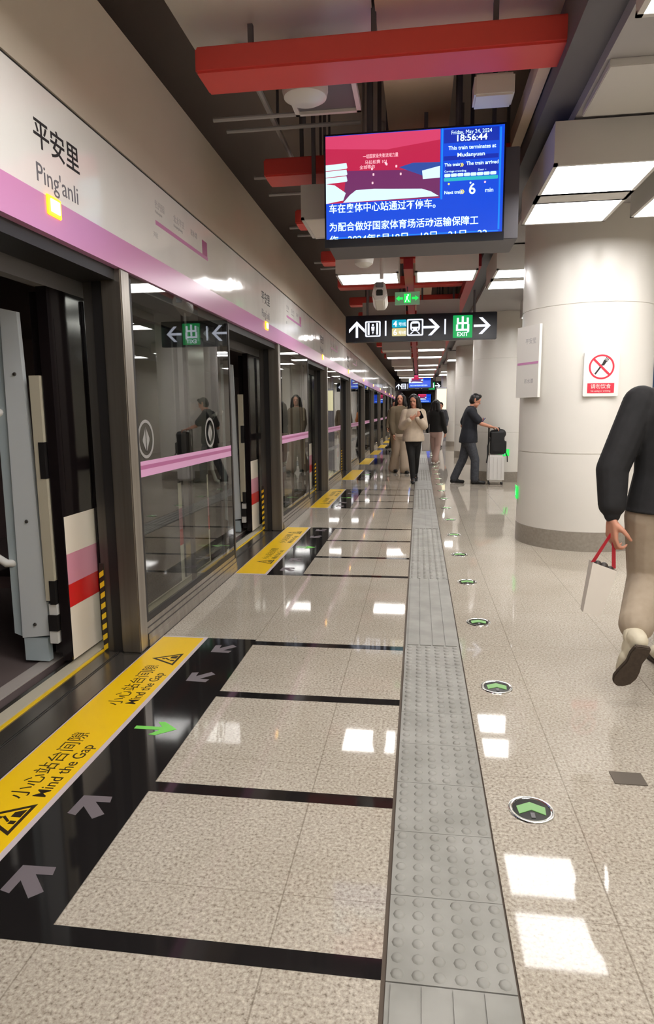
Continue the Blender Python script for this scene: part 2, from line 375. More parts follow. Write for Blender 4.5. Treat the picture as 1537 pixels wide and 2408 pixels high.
# air ducts and boards above the beams
t = MB().box(-.27, .21, 4.7, 30, 3.62, 4.0, M['tan']).obj('air_duct'); tag(t, 'tan rectangular air duct running along above the red beams', 'duct')
hangers(t, [(x, x+.03, y, y+.03, 4.0, 4.4) for y in range(5, 29, 7) for x in (-.2, .1)])
t = MB().box(-.27, 1.02, -9, 4.55, 3.60, 3.72, M['tan']).obj('duct_board'); tag(t, 'wide tan board above the nearest red beam', 'duct board')
hangers(t, [(.2, .23, 1, 1.03, 3.72, 4.4), (.5, .53, 3, 3.03, 3.72, 4.4)])
t = MB().box(-1.42, -.29, -9, 4.6, 3.62, 3.76, M['white']).obj('duct_board'); tag(t, 'grey metal ceiling sheet above the white fascia at the top left', 'duct board')
hangers(t, [(-1.0, -.97, 1, 1.03, 3.76, 4.4), (-.6, -.57, 3, 3.03, 3.76, 4.4)])
t = MB().box(.68, .75, 4.3, 5.6, 3.36, 3.5, M['tan']).obj('cable_tray'); tag(t, 'slim tan cable tray beside the dark duct behind the red beam', 'cable tray')
MB().box(.70, .73, 4.6, 4.63, 3.5, 4.4, M['dkgrey']).obj('hanger', t)
for i, (y, z) in enumerate(((4.95, 3.46), (5.3, 3.52), (6.15, 3.46), (6.75, 3.5), (7.8, 3.46), (8.3, 3.5), (9.6, 3.46), (10.2, 3.5))):
    t = MB().tube([(-1.5, y, z), (-.46, y, z)], .016, M['grey'], n=8).obj('conduit', smooth=True)
    tag(t, '%s thin grey conduit from the camera crossing the dark ceiling above the fascia' % ORD[i], 'conduit', 'ceiling conduits')
    MB().box(-.9, -.88, y-.01, y+.01, z, 4.4, M['dkgrey']).obj('hanger', t)
t = MB().tube([(-1.12, 4.3, 3.575), (-1.16, 8.8, 3.575)], .022, M['grey'], n=8).obj('conduit', smooth=True)
tag(t, 'grey conduit running lengthwise above the white fascia', 'conduit')
MB().box(-1.15, -1.13, 5.5, 5.52, 3.575, 4.4, M['dkgrey']).obj('hanger', t)
t = empty('ceiling_panel', (1.6, 4.2, 3.13), 'pale unlit ceiling panel on the lowered ceiling at the upper right', 'ceiling panel')
MB().box(.97, 2.6, 3.9, 4.5, 3.13, 3.17, M['ltgrey']).obj('panel', t, bevel=.004)
t = empty('access_panel', (-.65, 4.7, 3.5), 'white framed access panel behind the round smoke detector', 'access panel')
MB().box(-.88, -.42, 4.46, 4.49, 3.42, 3.46, M['white']).box(-.88, -.85, 4.49, 4.9, 3.42, 3.46, M['white']).box(-.45, -.42, 4.49, 4.9, 3.42, 3.46, M['white']).box(-.88, -.42, 4.87, 4.9, 3.42, 3.46, M['white']).obj('frame', t)
MB().box(-.85, -.45, 4.49, 4.87, 3.44, 3.46, M['midgrey']).box(-.67, -.65, 4.63, 4.65, 3.46, 4.4, M['dkgrey']).obj('board', t)
t = empty('smoke_detector', (-.735, 4.42, 3.33), 'round white smoke detector under the nearest red beam', 'detector')
MB().lathe([(.001, 3.30), (.10, 3.305), (.135, 3.325), (.145, 3.36), (.145, 3.39), (.001, 3.40)], (-.735, 4.42, 0), M['white'], n=32).obj('cover', t, smooth=True)
MB().lathe([(.11, 3.395), (.11, 3.44), (.02, 3.45), (.02, 3.615)], (-.735, 4.42, 0), M['midgrey'], n=24).obj('mount', t, smooth=True)
t = empty('loudspeaker', (.45, 4.65, 3.36), 'white box loudspeaker hanging behind the nearest red beam', 'loudspeaker')
MB().box(.325, .575, 4.58, 4.78, 3.33, 3.46, M['white']).obj('body', t, bevel=.012)
hangers(t, [(.36, .38, 4.66, 4.69, 3.46, 4.4), (.52, .54, 4.66, 4.69, 3.46, 4.4)], M['grey'], 'bracket')
t = empty('loudspeaker', (-.5, 6.4, 2.8), 'small white rounded loudspeaker just under the blue screen', 'loudspeaker')
MB().lathe([(.001, 2.70), (.05, 2.705), (.085, 2.73), (.095, 2.78), (.095, 2.84), (.001, 2.85)], (-.53, 6.4, 0), M['white'], n=24).obj('body', t, smooth=True)
MB().tube([(-.53, 6.4, 2.84), (-.53, 6.4, 4.4)], .012, M['grey']).obj('rod', t)

# ceiling lights: a grey housing with one or two glowing diffusers
def light(x0, x1, rows, z, label, group, lit=True):
    t = empty('ceiling_light', ((x0+x1)/2, (rows[0][0]+rows[-1][1])/2, z), label, 'ceiling light', group)
    y0, y1 = rows[0][0]-.025, rows[-1][1]+.025
    h = MB().box(x0-.025, x1+.025, y0, y1, z+.004, z+.25, M['ltgrey'])
    for x in (x0-.025, x1): h.box(x, x+.025, y0, y1, z-.012, z+.004, M['ltgrey'])
    for q in range(len(rows)):
        h.box(x0-.025, x1+.025, rows[q][0]-.025, rows[q][0], z-.012, z+.004, M['ltgrey'])
        h.box(x0-.025, x1+.025, rows[q][1], rows[q][1]+.025, z-.012, z+.004, M['ltgrey'])
    if len(rows) > 1: h.box(x0-.025, x1+.025, rows[0][1], rows[1][0], z-.012, z+.004, M['ltgrey'])
    h.obj('housing', t)
    for a, b in rows: MB().box(x0, x1, a, b, z-.008, z+.003, M['lamp' if lit else 'lampoff']).obj('diffuser', t)
    top = 3.17 if x0 > .7 else 4.4
    hangers(t, [(x, x+.03, y0+.1, y0+.13, z+.25, top) for x in (x0+.05, x1-.08)])
    return t
def clear(x0, x1, a, b):
    for px, py in PIL:
        if py == .76: continue
        cx = min(max(px, x0-.03), x1+.03); c = min(max(py, a-.03), b+.03)
        if math.hypot(px-cx, py-c) < PR+.02: return False
    return True
GL = 'square ceiling lights along the platform'
q = 0
FAR_ROWS = {2: 19.9, 3: 25.9, 4: 28.6, 5: 31.5, 6: 36.0, 7: 42.0}
for k in range(-4, 8):
    a = FAR_ROWS.get(k, 4.61+2.95*k); rows = [(a, a+.56), (a+.77, a+1.31)]
    if k == 1: rows = [(7.745, 8.19), (8.38, 8.88)]
    rows = [r for r in rows if clear(.855, 1.47, *r)]
    if not rows: continue
    lab = 'twin-panel ceiling light beside the far pillars, %s beyond the near pillar' % ORD[max(k-2, 0)]
    if k < -1: lab = 'twin-panel ceiling light behind the camera, %s back' % ORD[-k-2]
    if k == 0: lab = 'large bright twin-panel ceiling light upper right, in front of the near pillar'
    if k == 1: lab = 'bright twin-panel ceiling light partly hidden by the near pillar top'
    if k == -1: lab = 'bright ceiling light cut by the top right corner'
    light(.855, 1.47, rows, 2.9, lab, GL)
for k in range(-2, 7):
    a = 7.68+5.8*k
    for x0, x1, nm in ((-.93, -.27, 'left'), (-.035, .605, 'right')):
        lab = 'single-panel ceiling light %s of the red spine, %s row beyond the blue screen' % (nm, ORD[max(k, 0)])
        if k < 0: lab = 'single-panel ceiling light %s of the red spine line, %s row behind the screen\'s near side' % (nm, ORD[-k-1])
        if k == 0: lab = 'single-panel ceiling light under the blue screen, %s of the red spine' % nm
        light(x0, x1, [(a, a+.56)], 2.9, lab, GL)
    a -= 2.3
    light(-.93, -.27, [(a+.1, a+.66)], 2.9, ('unlit ceiling light peeking out left of the blue screen' if k == 0 else 'unlit ceiling light left of the red spine, %s ahead of the blue screen' % ORD[k-1] if k > 0 else 'unlit ceiling light above and behind the camera, %s back' % ORD[-k-1]), GL, False)
    light(-.035, .605, [(a, a+.56)], 2.9, ('ceiling light hidden directly behind the blue screen' if k == 0 else 'in-between ceiling light right of the red spine, %s beyond the blue screen' % ORD[k-1] if k > 0 else 'in-between ceiling light right of the spine, %s back behind the camera' % ORD[-k-1]), GL)
for k in range(-2, 8):
    a = 5.3+5.9*k
    for x0 in (1.70, 3.0, 4.3):  # outer two columns are unseen, added to light the right side
        rows = [r for r in [(a-.77, a-.21), (a, a+.56)] if clear(x0, x0+.62, *r)]
        if rows: light(x0, x0+.62, rows, 2.9, 'ceiling light over the right platform side, %s row, %s from the pillars' % ('%s forward' % ORD[k] if k >= 0 else '%s hidden' % ORD[-k-1], {1.7: 'nearest', 3.0: 'second', 4.3: 'unseen farthest'}[x0]), GL)

# ------------------------------------------------------------------ platform screen doors
def emblem(mb, yc, zc, x, r):
    tf = face_x(x, yc, zc)
    mb.ring(0, 0, r*.84, r, tf, .001, M['etched'], n=36)
    mb.prism([(0, r*.62), (-r*.42, 0), (-r*.42, -r*.12), (-.06*r, -r*.62), (-.06*r, r*.55)], tf, .001, M['etched'])
    mb.prism([(.06*r, r*.55), (r*.42, .05*r), (r*.42, -r*.08), (.06*r, -r*.62)], tf, .001, M['etched'])
def door_panel(k):
    y0 = 3.40+P*k; y1 = 5.38+P*k
    lab = {0: 'large near glass screen panel with pink stripe and etched emblems, mirroring the station', 1: 'second glass screen panel along the platform edge, past the first open doorway'}.get(k, '%s glass screen panel along the platform edge counting from the near one' % ORD[max(k, 0)])
    if k < 0: lab = 'glass screen panel of the platform edge beside and behind the camera, number %d back' % -k
    t = empty('glass_screen_panel', (-1.6, y0, 0), lab, 'glass panel', 'glass screen panels of the platform edge')
    MB().box(-1.585, -1.573, y0+.105, y1, .15, 2.118, M['glass']).obj('pane', t)
    s = MB().box(-1.68, -1.565, y0, y0+.105, 0, 2.118, M['steel'])
    MB.obj(s, 'post', t, bevel=.006)
    MB().box(-1.737, -1.682, y0+.012, y0+.09, 0, 2.06, M['rubber']).obj('door_seal', t)
    g = MB().box(-1.79, -1.739, y0+.02, y0+.09, 0, 2.06, M['darksteel']).obj('guide_post', t)
    hz = MB()
    for q in range(8):
        z = .0+q*.062; d = .018
        tf = face_y(-1.80, y0+.016, 0)
        hz.prism([(0, z), (.026, z+d), (.026, z+d+.031), (0, z+.031)], tf, .003, M['haz_y'])
        hz.prism([(0, z+.031), (.026, z+d+.031), (.026, z+d+.062), (0, z+.062)], tf, .003, M['haz_b'])
    hz.box(-1.80, -1.774, y0+.0165, y0+.03, 0, .52, M['haz_b'])
    hz.obj('hazard_strip', t)
    sl = MB().box(-1.64, -1.556, y0+.105, y1+.01, 0, .045, M['steel'])
    for q, (x, z) in enumerate(((-1.560, .045), (-1.566, .08), (-1.572, .115))): sl.box(-1.64, x, y0+.105, y1+.01, z, z+.031, M['steel']).box(-1.63, x-.004, y0+.105, y1+.01, z+.031, z+.036, M['darkframe'])
    sl.obj('sill', t)
    MB().box(-1.62, -1.568, y1, y1+.03, .0, 2.09, M['darkframe']).box(-1.588, -1.570, y0+.105, y0+.135, .15, 2.09, M['rubber']).box(-1.5895, -1.5705, y0+.105, y1, .15, .185, M['rubber']).obj('frame', t)
    if k < 8:
        st = MB().box(-1.5725, -1.5718, y0+.14, y1-.01, 1.0, 1.042, M['pinkfilm']).box(-1.5725, -1.5720, y0+.14, y1-.01, 1.042, 1.066, M['magenta']).box(-1.5725, -1.5718, y0+.14, y1-.01, 1.066, 1.09, M['pinkfilm'])
        st.obj('pink_stripe', t)
        for yy in (y0+.235, y0+1.42) if k < 1 else ():
            e = MB(); emblem(e, yy, 1.215, -1.5725, .112); e.obj('emblem', t)
    if k < 5:
        lf = MB().box(-1.665, -1.64, y1-.06, y1-.012, .05, 2.06, M['darkframe']).box(-1.665, -1.64, y0+1.15, y0+1.19, .05, 2.06, M['darkframe']).obj('leaf_frame', t)
        MB().box(-1.655, -1.650, y0+1.19, y1-.06, .08, 2.05, M['glass']).obj('leaf_pane', lf)
for k in range(-2, 15): door_panel(k)
# lettering on the fascia (belongs to it)
for k in range(0, 4):
    yb = 2.66+P*k
    text('平安里', .125, face_x(-1.5645, yb, 2.462), M['seam'], 'lettering', wl, bold=.0012)
    text("Ping'anli", .108, face_x(-1.5645, yb, 2.315), M['dkgrey'], 'lettering', wl)
    y0 = 3.92+P*k
    text('牡丹园', .05, face_x(-1.5645, y0, 2.575), M['grey'], 'lettering', wl)
    text('Mudanyuan', .024, face_x(-1.5645, y0, 2.542), M['grey'], 'lettering', wl)
    text('北太平庄', .05, face_x(-1.5645, y0+.30, 2.575), M['grey'], 'lettering', wl)
    text('Beitaipingzhuang', .024, face_x(-1.5645, y0+.30, 2.542), M['grey'], 'lettering', wl)
    text('积水潭', .045, face_x(-1.5645, y0+.62, 2.575), M['grey'], 'lettering', wl)
    MB().box(-1.565, -1.5642, y0, y0+.98, 2.475, 2.50, M['pink']).box(-1.565, -1.5640, y0+.86, y0+.97, 2.50, 2.60, M['magenta']).obj('line_diagram', wl)
    text('开往', .035, face_x(-1.5645, y0-.04, 2.40), M['grey'], 'lettering', wl)
# orange door lamps
for k in range(0, 13):
    y = 2.77+3.985*k
    lab = 'orange door lamp on the pink band over the near open doorway' if k == 0 else '%s orange door lamp along the pink band counting from the near one' % ORD[k]
    t = empty('door_lamp', (-1.56, y, 2.2), lab, 'lamp', 'orange door lamps')
    MB().box(-1.562, -1.552, y-.055, y+.055, 2.198, 2.28, M['orange']).obj('lens', t, bevel=.004)
    MB().box(-1.5525, -1.546, y-.036, y+.036, 2.212, 2.266, M['orangecore']).obj('core', t, bevel=.002)

# ------------------------------------------------------------------ train
train = empty('subway_train', (-2.5, 8, -.02), 'subway train standing behind the screen doors, black, white, pink and red side', 'train')
def side(y0, y1):
    m = MB(); x = -1.862
    for z0, z1, mm in ((.03, .325, 'trainwht'), (.325, .452, 'trainred'), (.452, .618, 'trainpink'), (.618, .822, 'trainwht'), (.822, 2.0, 'trainblk')):
        m.box(x-.05, x, y0, y1, z0, z1, M[mm])
    m.box(x-.06, x-.05, y0, y1, .03, 2.0, M['trainblk'])
    m.box(x-.055, x+.0005, y0-.012, y0, .03, 2.0, M['trainblk'])
    m.box(x-.055, x+.0005, y1, y1+.012, .03, 2.0, M['trainblk'])
    return m.obj('side_panel', train)
for k in range(-1, 6):
    a, b = 3.19+P*k, 5.60+P*k
    side(a, b)
    for c, d in ((.33, 1.63), (1.74, 2.33)): MB().box(-1.8625, -1.846, a+c, a+d, .05, 1.98, M['trainblk']).obj('leaf_or_dark_cover', train, bevel=.004)  # black slabs added to darken the train side behind the glass
    MB().box(-1.8655, -1.8605, a+.04, a+.32, .95, 1.85, M['trainblk']).obj('window', train, bevel=.002)
    if k >= 3 or k < -1: continue
    # far jamb of the doorway: retracted door leaf, white draught screen, rail
    lf = MB().box(-1.975, -1.93, a+.02, a+.9, .06, 1.98, M['trainblk']).box(-1.98, -1.925, a-.03, a+.02, .37, 1.56, M['cream']).obj('leaf_or_dark_cover', train)
    hangers(lf, [(-1.955, -1.923, a-.033, a+.01, 1.03, 1.22), (-1.955, -1.923, a-.033, a+.01, .35, .48), (-1.975, -1.923, a-.032, a+.01, .20, .29)], M['rubber'], 'lock_slot')
    hangers(lf, [(-1.97, -1.925, a-.025, a+.02, .29, .35), (-1.975, -1.93, a-.028, a+.02, .13, .21)], M['ltgrey'], 'bracket')
    ws = MB().prism([(-1.985, .17), (-2.03, 1.88), (-2.12, 1.90), (-2.145, .15)], frame((0, a+.015, 0), (1, 0, 0), (0, 0, 1)), .03, M['shell']).obj('draught_screen', train)
    MB().prism([(-2.12, 1.90), (-2.145, .15), (-2.20, .17), (-2.19, 1.88)], frame((0, a+.02, 0), (1, 0, 0), (0, 0, 1)), .02, M['shellblue']).obj('edge_trim', ws)
    MB().box(-2.14, -1.985, a-.012, a-.004, .168, .172, M['seam']).box(-2.14, -2.0, a-.01, a+.03, .02, .15, M['shellblue']).obj('foot', ws)
    for z in (.23, .80, 1.57): MB().lathe([(.001, -.008), (.008, -.006), (.010, 0)], (-2.065, a-.016, z), M['darksteel'], n=12, ax='y').obj('screw', ws)
    MB().tube([(-2.16, a+.03, 1.38), (-2.20, a-.02, 1.37), (-2.26, a-.04, 1.33), (-2.30, a-.04, 1.22), (-2.30, a-.04, .74), (-2.26, a-.04, .62), (-2.20, a-.02, .57), (-2.16, a+.03, .56)], .022, M['ltgrey']).obj('grab_rail', train, smooth=True)
MB().box(-1.93, -1.862, -5, 24.9, 2.0, 2.11, M['midgrey']).obj('door_header', train)
MB().box(-1.95, -1.87, -5, 24.9, 2.11, 2.9, M['trainblk']).obj('cant_rail', train)
MB().box(-4.6, -1.99, -5, 24.9, -.06, .0, M['trainfloor']).obj('floor_plate', train)
MB().box(-2.07, -1.985, -5, 24.9, .0, .008, M['sill']).obj('door_sill', train)
MB().box(-1.985, -1.90, -5, 24.9, -.6, -.04, M['rubber']).obj('underframe', train)
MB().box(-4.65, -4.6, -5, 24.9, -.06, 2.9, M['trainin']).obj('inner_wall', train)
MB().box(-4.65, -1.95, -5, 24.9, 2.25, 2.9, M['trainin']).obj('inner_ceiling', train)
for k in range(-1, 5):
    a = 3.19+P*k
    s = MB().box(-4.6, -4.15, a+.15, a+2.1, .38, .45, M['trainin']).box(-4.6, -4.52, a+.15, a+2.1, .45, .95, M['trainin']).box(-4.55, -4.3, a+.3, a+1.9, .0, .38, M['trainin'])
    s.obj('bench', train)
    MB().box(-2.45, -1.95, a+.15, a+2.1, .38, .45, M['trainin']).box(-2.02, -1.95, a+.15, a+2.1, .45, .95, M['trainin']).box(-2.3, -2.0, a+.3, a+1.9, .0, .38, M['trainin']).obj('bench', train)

# ------------------------------------------------------------------ stickers on the floor
def fl(r=(0, 1, 0), u=(-1, 0, 0), o=(0, 0, 0)): return frame(o, r, u)
def gap_strip(k):
    a = 1.40+ZP*k; b = 3.70+ZP*k
    lab = {0: 'near yellow warning strip with black lettering in front of the first open doorway', 1: 'second yellow warning strip, at the next doorway'}.get(k, '%s yellow warning strip along the platform edge counting from the near one' % ORD[max(k, 0)])
    t = empty('gap_warning_strip', (-1.41, a, 0), lab, 'floor sticker', 'yellow warning strips at the doors')
    MB().box(-1.552, -1.266, a, b, 0, .0012, M['lav']).obj('border', t)
    MB().box(-1.545, -1.288, a+.02, b-.02, .0012, .0018, M['yellow']).obj('band', t)
    if k > 2: return
    for yb in (a+.58, a+1.34):
        text('小心站台间隙', .083, fl(o=(-1.392, yb, .0020)), M['ink'], 'lettering', t, width=.49, ext=.0002)
        text('Mind the Gap', .072, fl(o=(-1.318, yb+.02, .0020)), M['ink'], 'lettering', t, width=.37, bold=.0003, ext=.0002)
    for yc in (a+.47, a+1.93):
        tf = fl(o=(-1.318, yc, .0019)); w = MB(); th = .0004
        A, B, C = (0, .155), (-.088, 0), (.088, 0); a2, b2, c2 = (0, .128), (-.066, .013), (.066, .013)
        for p, q_, r, s in ((A, B, b2, a2), (B, C, c2, b2), (C, A, a2, c2)): w.prism([p, q_, r, s], tf, th, M['ink'])
        w.prism([(.008, .017), (.052, .017), (.034, .052), (.008, .052)], tf, th, M['ink'])
        w.prism([(-.03, .017), (-.012, .017), (-.012, .04), (-.03, .04)], tf, th, M['ink'])
        w.prism([(-.022, .046), (-.014, .042), (.012, .074), (.004, .08)], tf, th, M['ink'])
        w.prism([(-.006, .078), (.006, .078), (.006, .094), (-.006, .094)], tf, th, M['ink'])
        w.obj('warning_triangle', t, fix=True)
for k in range(-1, 9): gap_strip(k)
def arrow(o, d, s, m, name, label, cat, group, kind='out'):
    d = Vector(d).normalized(); u = (d.x, d.y, 0); r = (d.y, -d.x, 0)
    tf = frame(o, r, u); w = .30*s
    if kind == 'fat':   # block arrow with splayed barbs
        pts = [(0, .60*s), (.52*s, .12*s), (.40*s, -.08*s), (.14*s, .16*s), (.14*s, -.45*s), (-.14*s, -.45*s), (-.14*s, .16*s), (-.40*s, -.08*s), (-.52*s, .12*s)]
    else:
        pts = [(0, .5*s), (.32*s, .10*s), (.30*s, -.06*s), (.07*s, .12*s), (.07*s, -.5*s), (-.07*s, -.5*s), (-.07*s, .12*s), (-.30*s, -.06*s), (-.32*s, .10*s)]
    o_ = MB().prism(pts, tf, .0006, m).obj(name)
    return tag(o_, label, cat, group)
for k in range(0, 4):
    b = 1.39+ZP*k; pre = ('near', 'second', 'third', 'fourth')[k]
    g = 'boarding arrows on the black strips'
    arrow((-1.12, b+.205, .0010), (-1, 1), .15, M['arrowgrey'], 'boarding_arrow', 'grey boarding arrow nearest the camera on the %s black strip' % pre, 'floor arrow', g, 'fat')
    arrow((-1.12, b+.575, .0010), (-1, 1), .15, M['arrowgrey'], 'boarding_arrow', 'second grey boarding arrow on the %s black strip, before the green one' % pre, 'floor arrow', g, 'fat')
    arrow((-1.125, b+1.155, .0010), (1, 0), .19, M['arrowg'], 'exit_arrow', 'bright green arrow in the middle of the %s black strip' % pre, 'floor arrow', 'green alighting arrows')
    arrow((-1.11, b+1.725, .0010), (-1, -1), .15, M['arrowgrey'], 'boarding_arrow', 'grey boarding arrow just past the green one on the %s black strip' % pre, 'floor arrow', g, 'fat')
    arrow((-1.11, b+2.135, .0010), (-1, -1), .15, M['arrowgrey'], 'boarding_arrow', 'grey boarding arrow at the far end of the %s black strip' % pre, 'floor arrow', g, 'fat')
# luminous floor discs
def disc(i):
    y = 2.135+1.017*i
    t = empty('floor_marker', (.395, y, 0), '%s round chrome floor marker with green chevron counting from the camera' % ORD[i], 'floor marker', 'round guidance markers in the floor')
    MB().lathe([(.078, 0), (.076, .005), (.068, .006), (.063, .0035)], (.395, y, 0), M['chrome'], n=40).obj('rim', t, smooth=True)
    MB().lathe([(.064, .0032), (.0005, .0034)], (.395, y, 0), M['discblk'], n=40).obj('face', t)
    tf = on_floor(.395, y, .0036)
    MB().prism([(0, .040), (.048, .012), (.044, -.030), (0, -.004), (-.044, -.030), (-.048, .012)], tf, .002, M['disc']).prism([(-.007, -.022), (.007, -.022), (.007, -.05), (-.007, -.05)], tf, .002, M['midgrey']).obj('chevron', t)
for i in range(20): disc(i)
t = MB().box(.725, .84, 2.335, 2.42, 0, .003, M['smudge']).obj('floor_cover', bevel=.001); tag(t, 'small dark square metal cover in the floor at right', 'floor cover')

# ------------------------------------------------------------------ hanging sign
def up_arrow(mb, tf, cx, cy_, s, rot, m):
    c, sn = math.cos(rot), math.sin(rot); t = .15*s
    def R(ps): return [(cx+x*c-y*sn, cy_+x*sn+y*c) for x, y in ps]
    mb.prism(R([(-t/2, -.5*s), (t/2, -.5*s), (t/2, .42*s), (-t/2, .42*s)]), tf, .002, m)
    mb.prism(R([(0, .52*s), (.5*s, .02*s), (.5*s, -.2*s), (0, .3*s)]), tf, .002, m)
    mb.prism(R([(0, .52*s), (0, .3*s), (-.5*s, -.2*s), (-.5*s, .02*s)]), tf, .002, m)
def rrect(x0, x1, y0, y1, r):
    ps = []
    for cx, cy_, a in ((x1-r, y1-r, 0), (x0+r, y1-r, 90), (x0+r, y0+r, 180), (x1-r, y0+r, 270)):
        ps += [(cx+r*math.cos(math.radians(a+i*30)), cy_+r*math.sin(math.radians(a+i*30))) for i in range(4)]
    return ps
def direction_sign(x0, y, z0, w, h, label, detail=True):
    t = empty('direction_sign', (x0+w/2, y, z0), label, 'sign', 'hanging direction signs')
    MB().box(x0, x0+w, y, y+.12, z0, z0+h, M['signblk']).obj('housing', t, bevel=.008)
    MB().tube([(x0+.35, y+.06, z0+h-.01), (x0+.35, y+.06, 4.4)], .02, M['dkgrey']).obj('rod', t)
    MB().tube([(x0+w-.35, y+.06, z0+h-.01), (x0+w-.35, y+.06, 4.4)], .02, M['dkgrey']).obj('rod', t)
    u = h/.41; tf = face_y(x0, y-.0005, z0)
    X = lambda px: (px-812)/355*w          # along the sign, measured in its own width
    cyy = .205*u; s = .25*u
    a = MB(); up_arrow(a, tf, X(839), cyy-.01, s, 0, M['signwhite']); a.obj('arrow', t)
    e = MB().prism(rrect(X(859), X(896), cyy-.125*u, cyy+.115*u, .02), tf, .0015, M['signwhite']).prism(rrect(X(862.5), X(892.5), cyy-.105*u, cyy+.095*u, .012), tf, .002, M['signblk'])
    cx = X(877.5)
    for q in (X(865), X(885.5)): e.prism([(q, cyy-.095*u), (q+.03, cyy-.095*u), (q+.03, cyy+.085*u), (q, cyy+.085*u)], tf, .0026, M['signwhite'])
    e.ring(cx, cyy+.055*u, 0.001, .017*u, tf, .0026, M['signwhite'], n=16)
    e.prism([(cx-.028, cyy+.03*u), (cx+.028, cyy+.03*u), (cx+.02, cyy-.035*u), (cx-.02, cyy-.035*u)], tf, .0026, M['signwhite'])
    e.prism([(cx-.016, cyy-.045*u), (cx+.016, cyy-.045*u), (cx, cyy-.09*u)], tf, .0026, M['signwhite'])
    e.obj('lift_symbol', t)
    for px in (908, 1048): MB().prism([(X(px)-.012, cyy-.115*u), (X(px)+.012, cyy-.115*u), (X(px)+.012, cyy+.115*u), (X(px)-.012, cyy+.115*u)], tf, .002, M['signwhite']).obj('divider', t)
    b4 = MB().prism(rrect(X(923), X(957), cyy+.005, cyy+.125*u, .015), tf, .002, M['signteal']).obj('line_badge', t)
    b6 = MB().prism(rrect(X(923), X(957), cyy-.125*u, cyy-.002, .015), tf, .002, M['signcream']).obj('line_badge', t)
    if detail:
        text('4', .12*u, face_y(x0+X(926), y-.0030, z0+cyy+.024*u), M['signwhite'], 'lettering', b4, bold=.003)
        text('号线', .06*u, face_y(x0+X(938), y-.0030, z0+cyy+.035*u), M['signwhite'], 'lettering', b4)
        text('6', .12*u, face_y(x0+X(926), y-.0030, z0+cyy-.105*u), M['signwhite'], 'lettering', b6, bold=.003)
        text('号线', .06*u, face_y(x0+X(938), y-.0030, z0+cyy-.095*u), M['signwhite'], 'lettering', b6)
    tr = MB().prism(rrect(X(958.5), X(997), cyy-.125*u, cyy+.13*u, .02), tf, .0015, M['signwhite']).prism(rrect(X(962), X(993.5), cyy-.105*u, cyy+.11*u, .012), tf, .002, M['signblk'])
    c0 = X(977.7)
    tr.prism(rrect(c0-.075*u, c0+.075*u, cyy-.055*u, cyy+.095*u, .045*u), tf, .0026, M['signwhite']).prism(rrect(c0-.052*u, c0+.052*u, cyy+.01*u, cyy+.06*u, .012), tf, .0030, M['signblk'])
    tr.prism([(c0-.04*u, cyy-.06*u), (c0-.02*u, cyy-.06*u), (c0-.055*u, cyy-.095*u), (c0-.08*u, cyy-.095*u)], tf, .0026, M['signwhite']).prism([(c0+.02*u, cyy-.06*u), (c0+.04*u, cyy-.06*u), (c0+.08*u, cyy-.095*u), (c0+.055*u, cyy-.095*u)], tf, .0026, M['signwhite'])
    for dx in (-.04, .04): tr.ring(c0+dx*u, cyy-.025*u, .001, .012*u, tf, .0032, M['signblk'], n=10)
    tr.obj('train_symbol', t)
    for px in (1016, 1133): a = MB(); up_arrow(a, tf, X(px), cyy, s, -math.pi/2, M['signwhite']); a.obj('arrow', t)
    ex = MB().prism(rrect(X(1066), X(1111), cyy-.175*u, cyy+.165*u, .01), tf, .002, M['signgreen']).obj('exit_panel', t)
    text('出', .24*u, face_y(x0+X(1088.5), y-.0030, z0+cyy-.06*u), M['signwhite'], 'lettering', ex, align='CENTER', bold=.006)
    if detail: text('EXIT', .085*u, face_y(x0+X(1088.5), y-.0030, z0+cyy-.15*u), M['signwhite'], 'lettering', ex, align='CENTER', bold=.002)
    return t
direction_sign(-1.2, 10.9, 2.475, 2.40, .42, 'long black hanging direction sign with white arrows and green EXIT panel')
direction_sign(-1.25, 34.5, 2.40, 2.40, .45, 'distant black hanging direction sign behind the distant blue screen', False)
# emergency exit sign
def exit_sign(x, y, z, w, h, label, r=(1, 0, 0), hang=True):
    t = empty('exit_sign', (x, y, z), label, 'exit sign', 'green emergency exit signs')
    tf = frame((x, y, z), r, (0, 0, 1)); n = tf.to_3x3() @ Vector((0, 0, 1))
    MB().prism([(-w/2, -h/2), (w/2, -h/2), (w/2, h/2), (-w/2, h/2)], tf, -.03 if hang else -.008, M['exitplate'] if hang else M['exitgreen']).obj('plate', t)
    p = MB(); q = frame(Vector((x, y, z))+n*.0005, r, (0, 0, 1))
    p.prism([(-.14*w, -.36*h), (.14*w, -.36*h), (.14*w, .36*h), (-.14*w, .36*h)], q, .002, M['exitgreen' if hang else 'signgreen'])
    for s in (-1, 1): p.prism([(s*.18*w, .09*h), (s*.32*w, .09*h), (s*.32*w, .22*h), (s*.46*w, 0), (s*.32*w, -.22*h), (s*.32*w, -.09*h), (s*.18*w, -.09*h)], q, .002, M['exitgreen'])
    p.obj('symbol', t)
    k = frame(Vector((x, y, z))+n*.003, r, (0, 0, 1)); f = MB(); m = M['signwhite']
    f.ring(.03*w, .25*h, .001, .07*h, k, .001, m, n=10)
    f.prism([(-.04*w, .16*h), (.03*w, .18*h), (.01*w, -.05*h), (-.05*w, -.05*h)], k, .001, m)
    f.prism([(-.05*w, -.05*h), (-.01*w, -.05*h), (-.07*w, -.3*h), (-.10*w, -.28*h)], k, .001, m).prism([(-.01*w, -.04*h), (.02*w, -.06*h), (.09*w, -.26*h), (.06*w, -.3*h)], k, .001, m)
    f.obj('running_figure', t)
    if hang: MB().tube([(x, y+.015, z+h/2), (x, y+.015, 3.62)], .008, M['dkgrey']).obj('rod', t)
